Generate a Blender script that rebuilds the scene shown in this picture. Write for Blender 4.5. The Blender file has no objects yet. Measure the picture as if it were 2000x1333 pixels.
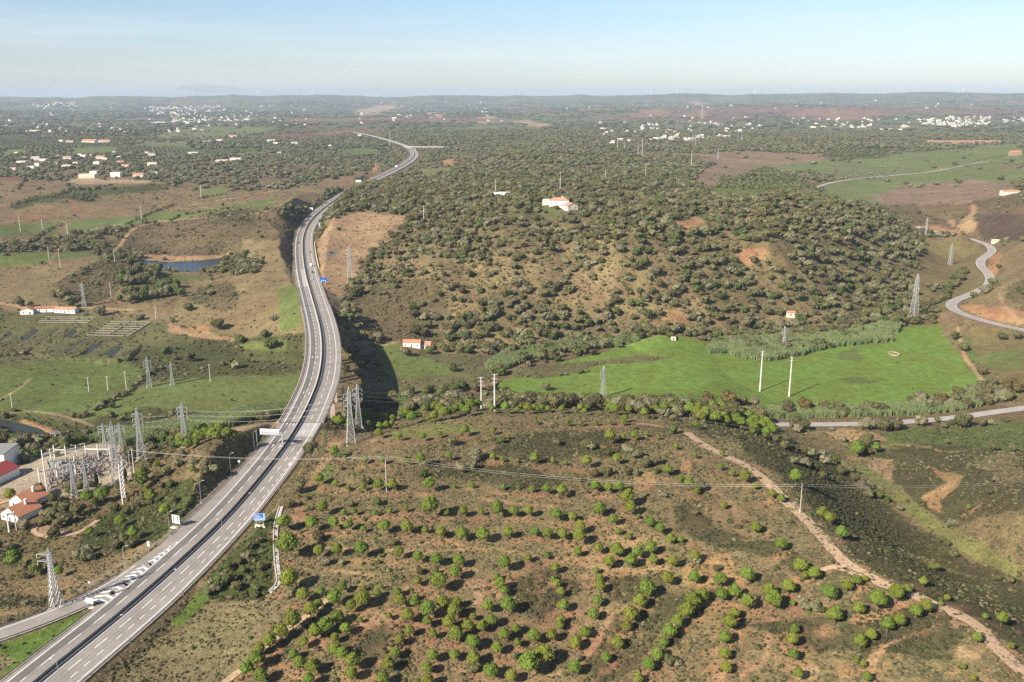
import bpy, math, random
import numpy as np
rng = np.random.default_rng(7)
random.seed(7)
S = bpy.context.scene
COL = S.collection
# ------------------------------------------------------------ camera, sky, sun
F = 1800.0; CZ = 200.0; HZ = 192.0
P = math.atan((666.5 - HZ) / F)
cam = bpy.data.cameras.new('camera'); cam.sensor_width = 36; cam.lens = F / 2000 * 36
cam.clip_start = 1.0; cam.clip_end = 60000
co = bpy.data.objects.new('camera', cam); COL.objects.link(co)
co.location = (0, 0, CZ); co.rotation_euler = (math.pi / 2 - P, 0, 0)
S.camera = co
SUN_EL = math.radians(34); SUN_AZ = math.radians(226)      # azimuth of the sun, clockwise from +Y
W = bpy.data.worlds.new("World"); S.world = W; W.use_nodes = True
wn, wl = W.node_tree.nodes, W.node_tree.links
wn.clear()
wo = wn.new('ShaderNodeOutputWorld'); bg = wn.new('ShaderNodeBackground')
sky = wn.new('ShaderNodeTexSky'); sky.sky_type = 'NISHITA'; sky.sun_disc = False
sky.sun_elevation = SUN_EL; sky.sun_rotation = SUN_AZ; sky.altitude = 0
sky.air_density = 1.0; sky.dust_density = 0.4; sky.ozone_density = 2.5
bg.inputs[1].default_value = 0.056
tc = wn.new('ShaderNodeTexCoord'); mp = wn.new('ShaderNodeMapping'); mp.inputs['Scale'].default_value = (1.9, 1.9, 30)
nz = wn.new('ShaderNodeTexNoise'); nz.inputs['Scale'].default_value = 1.3; nz.inputs['Detail'].default_value = 7; nz.inputs['Roughness'].default_value = .6
rp = wn.new('ShaderNodeValToRGB'); rp.color_ramp.elements[0].position = .44; rp.color_ramp.elements[0].color = (0, 0, 0, 1)
rp.color_ramp.elements[1].position = .82; rp.color_ramp.elements[1].color = (.42, .42, .42, 1)
mx = wn.new('ShaderNodeMix'); mx.data_type = 'RGBA'; mx.inputs[7].default_value = (10.0, 10.4, 10.9, 1)
wl.new(tc.outputs['Generated'], mp.inputs[0]); wl.new(mp.outputs[0], nz.inputs['Vector']); wl.new(nz.outputs[0], rp.inputs[0])
sx = wn.new('ShaderNodeSeparateXYZ'); wl.new(tc.outputs['Generated'], sx.inputs[0])
gr = wn.new('ShaderNodeValToRGB'); ge = gr.color_ramp.elements; ge[0].position = 0.0; ge[0].color = (.62, .63, .71, 1); ge[1].position = .75; ge[1].color = (.34, .36, .40, 1)
for p_, c_ in ((.06, (.62, .635, .71, 1)), (.16, (.60, .655, .715, 1)), (.30, (.55, .61, .67, 1))): q_ = ge.new(p_); q_.color = c_
wl.new(sx.outputs[2], gr.inputs[0])
mu = wn.new('ShaderNodeMix'); mu.data_type = 'RGBA'; mu.blend_type = 'MULTIPLY'; mu.inputs[0].default_value = 1; wl.new(sky.outputs[0], mu.inputs[6]); wl.new(gr.outputs[0], mu.inputs[7])
m2 = wn.new('ShaderNodeVectorMath'); m2.operation = 'SCALE'; m2.inputs['Scale'].default_value = 2.0; wl.new(mu.outputs[2], m2.inputs[0])
wl.new(rp.outputs[0], mx.inputs[0]); wl.new(m2.outputs[0], mx.inputs[6]); wl.new(mx.outputs[2], bg.inputs[0]); wl.new(bg.outputs[0], wo.inputs[0])
sd = bpy.data.lights.new('sun', 'SUN'); sd.energy = 5.0; sd.angle = math.radians(.5); sd.color = (1, .90, .76)
so = bpy.data.objects.new('sun', sd); COL.objects.link(so)
so.rotation_euler = (math.pi / 2 - SUN_EL, 0, math.pi - SUN_AZ)
S.view_settings.view_transform = 'Standard'; S.view_settings.look = 'None'
S.view_settings.exposure = 0.86; S.view_settings.gamma = 1
S.cycles.max_bounces = 4; S.cycles.diffuse_bounces = 1; S.cycles.volume_bounces = 0
S.cycles.use_denoising = False; S.cycles.use_adaptive_sampling = False

# ------------------------------------------------------------ maths helpers
cP, sP = math.cos(P), math.sin(P)
def proj(x, y, z):
    dz = y * cP - (z - CZ) * sP; dz = np.maximum(dz, 1)
    u = y * sP + (z - CZ) * cP
    return 1000 + F * x / dz, 666.5 - F * u / dz, dz
def ray(px, py):
    u = 666.5 - py
    return np.stack([px - 1000., F * cP + u * sP, -F * sP + u * cP], -1)
def atz(px, py, z):
    d = ray(np.asarray(px, float), np.asarray(py, float)); t = (z - CZ) / d[..., 2]
    return d[..., 0] * t, d[..., 1] * t
def hsh(ix, iy, s):
    n = (ix.astype(np.int64) * 374761393 + iy.astype(np.int64) * 668265263 + s * 1442695041) & 0xffffffff
    n = ((n ^ (n >> 13)) * 1274126177) & 0xffffffff
    return ((n ^ (n >> 16)) & 0xffff) / 65535.0
def vnoise(x, y, s=0):
    ix, iy = np.floor(x), np.floor(y); fx, fy = x - ix, y - iy
    fx = fx * fx * (3 - 2 * fx); fy = fy * fy * (3 - 2 * fy)
    a, b, c, d = hsh(ix, iy, s), hsh(ix + 1, iy, s), hsh(ix, iy + 1, s), hsh(ix + 1, iy + 1, s)
    return (a + (b - a) * fx) * (1 - fy) + (c + (d - c) * fx) * fy
def fbm(x, y, sc, o=4, s=0):
    r = 0; a = .5; t = 0
    for k in range(o):
        r = r + a * vnoise(x / sc + 17.3 * k, y / sc - 9.1 * k, s + k); t += a; a *= .5; sc *= .5
    return r / t
def polydist(px, py, poly, closed=True):
    """signed distance (inside negative) to a polygon; unsigned to an open line"""
    p = np.asarray(poly, float); n = len(p); best = np.full(px.shape, 1e18); ins = np.zeros(px.shape, bool)
    for i in range(n if closed else n - 1):
        ax, ay = p[i]; bx, by = p[(i + 1) % n]; ex, ey = bx - ax, by - ay
        t = np.clip(((px - ax) * ex + (py - ay) * ey) / (ex * ex + ey * ey + 1e-9), 0, 1)
        best = np.minimum(best, (px - ax - ex * t) ** 2 + (py - ay - ey * t) ** 2)
        if closed:
            c = ((ay > py) != (by > py)) & (px < (bx - ax) * (py - ay) / (by - ay + 1e-12) + ax); ins ^= c
    d = np.sqrt(best)
    return np.where(ins, -d, d) if closed else d
def linenear(x, y, L):
    """distance to polyline, arc length and side (+ right)"""
    best = np.full(x.shape, 1e18); s = np.zeros(x.shape); sg = np.ones(x.shape); acc = 0
    for i in range(len(L) - 1):
        ax, ay = L[i][:2]; bx, by = L[i + 1][:2]; ex, ey = bx - ax, by - ay; ln = math.hypot(ex, ey)
        t = np.clip(((x - ax) * ex + (y - ay) * ey) / (ln * ln), 0, 1)
        vx, vy = x - ax - ex * t, y - ay - ey * t; d = vx * vx + vy * vy; m = d < best
        best = np.where(m, d, best); s = np.where(m, acc + t * ln, s); sg = np.where(m, np.sign(ey * vx - ex * vy + 1e-9), sg); acc += ln
    return np.sqrt(best), s, sg
def smooth_line(pts, step, it=3):
    p = np.array(pts, float)
    for _ in range(it):
        q = [p[0]]
        for a, b in zip(p[:-1], p[1:]): q += [a * .75 + b * .25, a * .25 + b * .75]
        q.append(p[-1]); p = np.array(q)
    d = np.r_[0, np.cumsum(np.hypot(*np.diff(p[:, :2], axis=0).T))]
    n = max(2, int(d[-1] / step)); t = np.linspace(0, d[-1], n)
    return np.stack([np.interp(t, d, p[:, k]) for k in range(p.shape[1])], 1)
def sstep(a, b, x):
    t = np.clip((x - a) / (b - a), 0, 1); return t * t * (3 - 2 * t)

# ------------------------------------------------------------ motorway centre line
MED = [(-60, 1460), (0, 1397), (74, 1331), (233, 1203.5), (330, 1119), (413, 1042), (464, 989), (527, 914), (561, 868), (590, 822), (612, 776), (627, 735), (633, 686), (628, 638), (613, 587), (599, 539), (593, 500), (592, 470), (598, 446), (612, 426), (635, 405), (679, 375), (730, 351), (770, 333), (798, 317), (812, 304), (804, 291), (781, 281), (750, 272), (725, 265), (690, 259)]
def mz(py): return 32.0 if py > 400 else 32 + (400 - py) * .16
mw = []
for a, b in MED:
    z = mz(b); x, y = atz(a, b, z); mw.append((float(x), float(y), z))
MW = smooth_line(mw, 3.0, 3)
MWs = np.r_[0, np.cumsum(np.hypot(*np.diff(MW[:, :2], axis=0).T))]
MWt = np.gradient(MW[:, :2], axis=0); MWt /= np.hypot(MWt[:, 0], MWt[:, 1])[:, None]
MWn = np.stack([MWt[:, 1], -MWt[:, 0]], 1)                      # to the right
iA = int(np.argmin(np.abs(MW[:, 1] - 468) + (MW[:, 1] > 1000) * 1e4)); iB = int(np.argmin(np.abs(MW[:, 1] - 752)))
def hwL(y): return np.interp(y, [240, 277, 300, 340, 356, 388, 431, 464], [11.3, 11.3, 13.6, 15.6, 15.6, 14.4, 13.2, 11.4])
def hwR(y): return np.interp(y, [240, 290, 330, 363], [13.4, 13.2, 12.2, 11.4])
RAMP = []
for a, b in [(-120, 1275), (-60, 1258), (0, 1240), (100, 1204), (181, 1168), (250, 1128), (300, 1092), (345, 1058)]:
    x, y = atz(a, b, 31.9); RAMP.append((float(x), float(y), 31.9))
RAMP = smooth_line(RAMP, 2.5, 2)
# ------------------------------------------------------------ ground height
CP = '''980,770,1 1177,775,1 1500,775,1 1850,760,1 1900,680,3 1700,650,2 1400,700,1 1250,690,1 1000,720,1 900,750,2 1960,720,8 1995,800,7 1750,806,3 1600,812,3 1520,824,4
20,700,4 200,700,2 400,740,1 300,800,1 550,770,1 50,790,2 550,690,3 450,650,6 20,835,1 100,850,1 200,850,4
200,930,19 60,930,18 130,890,17 60,1000,19 250,1000,22 350,960,31 420,890,42 470,858,40 390,870,36 300,890,24 150,1080,24 50,1150,23 10,1200,27 200,1120,29 100,1290,31 280,1060,30 330,850,10 450,815,3 520,815,18 -150,900,15 -150,1100,20 -150,1250,28 -200,700,5
640,860,37 686,868,38 750,840,38 850,812,38 950,806,40 1100,806,40 1250,815,42 1350,838,43 600,950,37 755,960,40 900,900,41 1100,900,44 1300,900,46 800,1050,39 1000,1050,41 1200,1050,42 560,1100,34 540,1200,32 700,1150,36 420,1190,30 350,1300,28 600,1290,31 900,1150,37 1000,1200,35 1100,1250,33 900,1300,31 1200,1150,39 1300,1200,41 1300,1320,37 1400,1080,46 1500,1000,50 1562,1003,52 1440,900,48 1520,960,52 1600,1060,55 1680,1110,56 1780,1165,56 1900,1215,55 1990,1290,54 1500,1150,48 1600,1250,47 1800,1250,52 1700,1330,48 1500,1320,44 2150,1350,50 1100,1420,30 700,1420,27 300,1420,27
1660,900,8 1740,950,12 1840,1040,18 1920,1090,22 1995,1130,26 1640,1000,38 1560,900,32 1470,850,30 1750,1080,42 1900,1160,42 1850,930,22 1900,960,31 1980,900,27 1990,1000,40 1900,1020,28 1800,900,14 1700,850,7 1850,850,8 1990,850,12 2150,950,35 2150,1100,42
700,660,6 750,600,20 700,560,28 683,548,30 660,500,38 720,450,50 790,425,60 850,560,35 850,640,8 800,680,4 1000,664,5 1000,560,35 1000,480,60 900,450,62 1000,420,76 1100,400,82 1200,400,80 1100,480,62 1200,560,38 1200,645,7 1350,600,20 1350,500,58 1400,430,74 1500,420,78 1600,425,72 1680,430,62 1500,500,55 1600,560,25 1500,625,5 1720,520,25 1750,590,5 1800,480,18 1760,440,40 1850,560,6 1650,625,4
1995,645,15 1900,620,12 1855,600,10 1900,570,12 1930,540,14 1925,510,16 1940,490,18 1900,470,20 1840,455,22 1990,560,38 1965,480,32 1900,430,46 1980,430,52 1850,410,42 1700,370,38 1900,370,50 1800,340,45 1990,340,62 1600,370,42 1650,340,42 2150,600,40 2150,450,55 2150,750,15
1100,350,74 900,350,72 1300,350,66 1500,350,52 1450,320,50 1000,300,66 850,325,46 830,300,46 1200,300,64 1400,290,62 1600,285,66 1900,290,60 1990,300,62
440,520,13 460,532,20 400,542,12 380,562,12 548,412,58 530,450,42 500,430,43 545,490,42 540,520,34 450,440,42 400,480,23 320,500,13 430,500,13 430,522,12 350,470,23 350,535,11 280,505,14 500,560,28 560,600,24 450,600,18 350,570,13 300,620,8 400,640,8 150,560,15 100,500,25 200,510,22 50,600,10 150,620,7 200,650,5 50,660,4 0,480,28 100,440,25 200,440,25 300,400,32 450,390,36 100,400,38 250,370,42 50,350,45 200,340,46 400,340,42 500,350,44 590,370,42 650,350,46 700,325,40 -150,450,30 -150,600,10 -150,350,45 735,335,38
100,300,45 400,300,45 600,300,48 100,270,45 400,270,45 700,270,50 1000,260,60 1400,260,60 1800,260,62 2100,260,62 -100,260,45'''
pts = []
for t in CP.split():
    a, b, z = map(float, t.split(',')); x, y = atz(a, b, z); pts.append((float(x), float(y), z))
pts += [(-110, 520, 2), (-125, 600, 1), (-150, 690, 4), (-85, 520, 2), (-95, 600, 1), (-150, 560, 1), (-105, 465, 30), (-172, 775, 27), (0, 60, 30), (-120, 120, 28), (120, 120, 48)]
pts = np.array(pts)
def lp(x, y): return np.arctan2(x, y) * 2.2, np.log(np.hypot(x, y))
U, V = lp(pts[:, 0], pts[:, 1])
def kern(r2): return r2 * np.log(r2 + 1e-10) * .5
n = len(pts); K = kern((U[:, None] - U) ** 2 + (V[:, None] - V) ** 2) + np.eye(n) * 2e-4
Q = np.stack([np.ones(n), U, V], 1)
sol = np.linalg.solve(np.block([[K, Q], [Q.T, np.zeros((3, 3))]]), np.r_[pts[:, 2], 0, 0, 0])
def tps(x, y):
    u, v = lp(x, y); out = sol[n] + sol[n + 1] * u + sol[n + 2] * v
    for i in range(n): out = out + sol[i] * kern((u - U[i]) ** 2 + (v - V[i]) ** 2)
    return out
def wpoly(px, z):
    return [tuple(float(v) for v in atz(a, b, z)) for a, b in px]
def L2(s): return [tuple(map(float, t.split(','))) for t in s.split()]
POND = wpoly(L2('276,514 284,508 300,510 335,514 370,511 400,508 428,505 446,502 443,509 424,517 400,522 378,531 340,530 300,524'), 12.0)
RIVER = wpoly(L2('-60,818 0,820 40,828 75,838 95,850 100,862 82,862 70,852 40,848 0,832 -60,828'), 1.2)
FISH = [wpoly(L2(s), 4.2) for s in ('2,665 22,650 28,652 12,668', '42,662 70,644 76,646 52,664', '100,685 132,663 140,666 112,687', '128,690 160,666 167,669 142,690', '166,692 186,672 198,672 180,692', '205,692 232,676 240,678 220,695', '96,655 116,641 122,643 104,657', '130,656 146,644 152,646 138,658')]
SIDE = '2060,660 2000,645 1950,634 1905,622 1868,608 1855,597 1864,587 1895,575 1925,562 1935,550 1932,536 1915,520 1914,508 1930,498 1940,489 1930,478 1900,468 1865,460 1835,454 1790,444'
def draped(s, z0):
    return [(*[float(v) for v in atz(a, b, z)], z) for (a, b), z in zip(L2(s), np.interp(np.linspace(0, 1, len(L2(s))), np.linspace(0, 1, len(z0)), z0))]
SIDE = smooth_line(draped(SIDE, [15, 14, 12, 10, 11, 13, 15, 18, 20, 22, 23]), 3, 2)
LOWR = smooth_line(draped('2080,786 2000,797 1940,805 1880,814 1800,822 1700,828 1600,829 1515,829', [8, 7, 6, 5, 4, 4, 4]), 3, 2)
FARR = smooth_line(draped('1592,372 1600,364 1625,357 1680,348 1760,342 1830,336 1900,320 2010,300', [40, 41, 42, 43, 45, 47, 52, 56]), 6, 2)
def H0(x, y):
    r = np.hypot(x, y); az = np.degrees(np.arctan2(x, y))
    h = np.maximum(tps(x, y), np.where(np.hypot(x, y) < 2500, 1.0, -99))
    amp = np.interp(r, [200, 500, 1500, 5000], [.7, 1.6, 3, 6])
    d, _, _ = linenear(x, y, MW[::8])
    flat = sstep(8, 60, np.abs(h - 1)) * .9 + .1 if False else sstep(1.5, 10, h) * .92 + .08
    h = h + (fbm(x, y, 70, 4, 3) - .5) * 2 * amp * flat * np.minimum(1, r / 700 + .35)
    h = h + (fbm(x, y, 300, 3, 9) - .5) * 2 * sstep(1500, 3500, r) * 10
    hm_ = sstep(10, 34, h) * sstep(720, 860, r) * sstep(1750, 1450, r) * sstep(-6, -1, az)
    h = h + hm_ * (np.abs(fbm(x, y * .55, 95, 4, 63) - .5) * 4 - .75) * 9
    far = 52 + (fbm(x, y, 1500, 4, 21) - .5) * 36
    # ridges standing behind the plain
    hr = np.interp(az, [-38, -29, -24, -20, -12, -5, 0, 5, 10, 15, 20, 24, 29, 38], [222, 225, 236, 230, 246, 254, 240, 238, 256, 262, 272, 298, 278, 268])
    wob = (fbm(az * 1.0, az * 0 + 3, 2.2, 5, 31) - .5)
    R1 = hr + wob * 60
    far = far + (R1 - 62) * sstep(10500, 16500, r + wob * 1800) + (fbm(x, y, 900, 4, 41) - .5) * 90 * sstep(9500, 14000, r)
    R2 = np.interp(az, [-38, -30, -27, -22, -10, 0, 6, 12, 18, 24, 30, 38], [40, 60, 10, 0, 8, 30, 50, 66, 74, 70, 62, 60])
    far = far + R2 * np.exp(-((r - 9300 - wob * 1500) / 1300) ** 2) + (fbm(x, y, 420, 4, 51) - .5) * 80 * np.exp(-((r - 9300) / 2000) ** 2) * sstep(-6, 8, az)
    far = np.where(r > 17500, far - (r - 17500) * .02, far)
    w = sstep(3600, 5200, r)
    return h * (1 - w) + far * w
def H1(x, y):
    h = H0(x, y)
    for part in (MW[:iA + 1], MW[iB:]):
        d, s, sg = linenear(x, y, part[::3])
        near = d < 160
        pq = part[::3]; zr = np.interp(s, np.r_[0, np.cumsum(np.hypot(*np.diff(pq[:, :2], axis=0).T))], pq[:, 2]) - np.interp(y, [1000, 1600, 4000], [0, .4, 2.5])
        hw = np.where(sg < 0, hwL(y), hwR(y)) + 1.0 + np.interp(y, [1000, 1500, 2500, 4000], [0, 3, 12, 24])
        e = np.maximum(0, d - hw)
        j = (fbm(x, y, 14, 3, 77) - .5) * 5 * sstep(3, 14, e)
        lo = zr - .35 - e * .55 + j; up = zr - .35 + np.maximum(0, e - 2.2) * 1.05 + j
        hc = np.interp(y, [752, 900, 945, 960, 1060, 1080, 1110, 1180, 1205, 1225, 1400, 1450, 1500, 1600, 1620, 1690, 1710, 1840, 1860, 1940, 1960, 2300, 2340, 2500, 2530], [0, 0, 4, 14, 12, 4, 6, 6, 4, 24, 20, 8, 1, 1, 9, 8, 1, 1, 11, 9, 1, 1, 12, 12, 2])
        nat = np.where((sg < 0) & (y > 752), np.minimum(h, zr - .35 + hc + e * .3), h)
        capf = np.where(y > 1650, zr - .35 + np.maximum(hc, .5) + np.maximum(0, e - 14) * .06, 1e3)
        nat = np.minimum(nat, capf)
        h = np.where(near, np.where(e < 110, nat, nat + (h - nat) * sstep(110, 160, e)), h)
        h = np.where(near, np.clip(h, np.minimum(lo, up), np.maximum(lo, up)), h)
    d, s, sg = linenear(x, y, RAMP); e = np.maximum(0, d - 5.2)
    h = np.where(d < 60, np.clip(h, 31.55 - e * .5, 31.55 + e * .5), h)
    for R, w in ((SIDE, 6.5), (LOWR, 5), (FARR, 6)):
        m = (np.hypot(x - R[:, 0].mean(), y - R[:, 1].mean()) < 900)
        d, s, sg = linenear(x, y, R[::4]); ss = np.r_[0, np.cumsum(np.hypot(*np.diff(R[::4, :2], axis=0).T))]
        zr = np.interp(s, ss, R[::4, 2]); e = np.maximum(0, d - w)
        h = np.where(d < 70, np.clip(h, zr - .25 - e * .5, zr - .25 + e * .8), h)
    for poly, z in [(POND, 12.0), (RIVER, 1.2)] + [(f, 4.2) for f in FISH]:
        c = np.mean(poly, 0); near = np.hypot(x - c[0], y - c[1]) < 200
        d = np.full(x.shape, 1e6); d[near] = polydist(x[near], y[near], poly)
        k = sstep(-2.5, 2.5, d)
        h = np.where(d < 2.5, (z - 1.2) * (1 - k) + np.maximum(h, z + .4) * k, np.where(d < 14, np.maximum(h, z + .4), h))
    return h
AZ = np.linspace(math.radians(-39), math.radians(39), 961)
LR = np.concatenate([np.linspace(math.log(60), math.log(200), 60)[:-1], np.linspace(math.log(200), math.log(1500), 520)[:-1], np.linspace(math.log(1500), math.log(5200), 230)[:-1], np.linspace(math.log(5200), math.log(26000), 190)])
RR = np.exp(LR)
gx = RR[:, None] * np.sin(AZ)[None]; gy = RR[:, None] * np.cos(AZ)[None]
GZ = H1(gx.ravel(), gy.ravel()).reshape(gx.shape)
def Hh(x, y):
    x = np.asarray(x, float); y = np.asarray(y, float)
    u = np.clip((np.arctan2(x, y) - AZ[0]) / (AZ[1] - AZ[0]), 0, len(AZ) - 1.001)
    v = np.clip(np.interp(np.log(np.maximum(np.hypot(x, y), 61)), LR, np.arange(len(LR))), 0, len(LR) - 1.001)
    i, j = u.astype(int), v.astype(int); a, b = u - i, v - j
    return (GZ[j, i] * (1 - a) + GZ[j, i + 1] * a) * (1 - b) + (GZ[j + 1, i] * (1 - a) + GZ[j + 1, i + 1] * a) * b
def at(px, py):
    """points of the photograph to points on the ground"""
    d = ray(np.atleast_1d(np.asarray(px, float)), np.atleast_1d(np.asarray(py, float)))
    d = d / np.hypot(d[:, 0], d[:, 1])[:, None]
    r = np.full(len(d), 150.0); done = np.zeros(len(d), bool); lo = r.copy()
    while not done.all() and r[~done].min() < 20000:
        z = CZ + d[:, 2] * r; hit = (z < Hh(d[:, 0] * r, d[:, 1] * r)) & ~done
        done |= hit; lo = np.where(done, lo, r); r = np.where(done, r, r * 1.004 + .4)
    hi = r
    for _ in range(18):
        m = (lo + hi) / 2; below = CZ + d[:, 2] * m < Hh(d[:, 0] * m, d[:, 1] * m)
        hi = np.where(below, m, hi); lo = np.where(below, lo, m)
    return np.stack([d[:, 0] * hi, d[:, 1] * hi, CZ + d[:, 2] * hi], 1)
def at1(px, py): return tuple(float(v) for v in at([px], [py])[0])

# ------------------------------------------------------------ land cover
# kind: colour (linear), trees, bushes, tufts, mottle of dark scrub
KIND = dict(
 maquis=((.21, .165, .10), .80, .5, .3, .5), wood=((.15, .145, .08), .75, .6, 0, .35), farw=((.15, .15, .09), .55, .5, 0, .5),
 plowed=((.19, .10, .07), .01, .0, 0, .1), field=((.15, .19, .075), .0, .0, 0, .1), pale=((.165, .20, .085), .02, .03, 0, .15), orchard=((.10, .12, .05), .0, .0, 0, .1),
 dry=((.225, .17, .105), .03, .3, .2, .4), dryo=((.26, .185, .115), .04, .25, .3, .3), scrub=((.175, .13, .085), .05, .95, .3, .6), dark=((.15, .12, .075), .08, 1.1, .6, .5),
 tan=((.235, .185, .11), .03, .32, .3, .35), marsh=((.155, .155, .08), .03, .6, .4, .6), shrubby=((.095, .105, .045), .12, .95, .3, .5), grass=((.155, .195, .07), .0, .08, .3, .3),
 grassd=((.135, .175, .06), .0, .12, .3, .3), lush=((.12, .19, .045), .0, .0, .2, .05), meadow=((.165, .255, .058), .0, .015, .2, .12), hillL=((.19, .15, .085), .06, .45, .8, .45),
 yard=((.46, .40, .33), 0, 0, 0, .04), tall=((.27, .20, .12), 0, .1, 1, .3), pine=((.235, .19, .108), .0, .34, 1, .6), maq=((.115, .104, .06), .0, .16, 1, .45),
 verge=((.075, .10, .035), .0, .9, .6, .3), stony=((.24, .21, .12), .0, .04, .9, .28), cut=((.40, .265, .165), .0, .15, .3, .3), bare=((.37, .26, .17), .01, .3, .4, .4),
 hill=((.265, .205, .12), .88, 1.4, .3, .5), hilld=((.215, .175, .10), 1.05, 1.3, 0, .5), clear=((.25, .195, .115), .45, 1.1, .2, .5), orange=((.38, .235, .135), .02, .3, .3, .3), red=((.28, .165, .105), 0, .1, 0, .1),
 purple=((.22, .145, .12), .1, .1, 0, .7), rough=((.16, .15, .08), .02, .7, .4, .5), mauve=((.25, .185, .14), .01, .04, 0, .1), ofield=((.20, .17, .085), .01, .12, .2, .3), burn=((.10, .075, .058), .02, .3, .3, .2),
 pinew=((.10, .12, .045), .0, .5, .2, .3), reed=((.15, .16, .08), .0, .0, 0, .3), trackc=((.48, .34, .21), 0, 0, 0, .03), gully=((.21, .22, .09), .0, .05, .3, .2), dust=((.40, .30, .21), 0, .02, 0, .1), grey=((.25, .22, .19), .05, .1, 0, .1))
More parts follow.
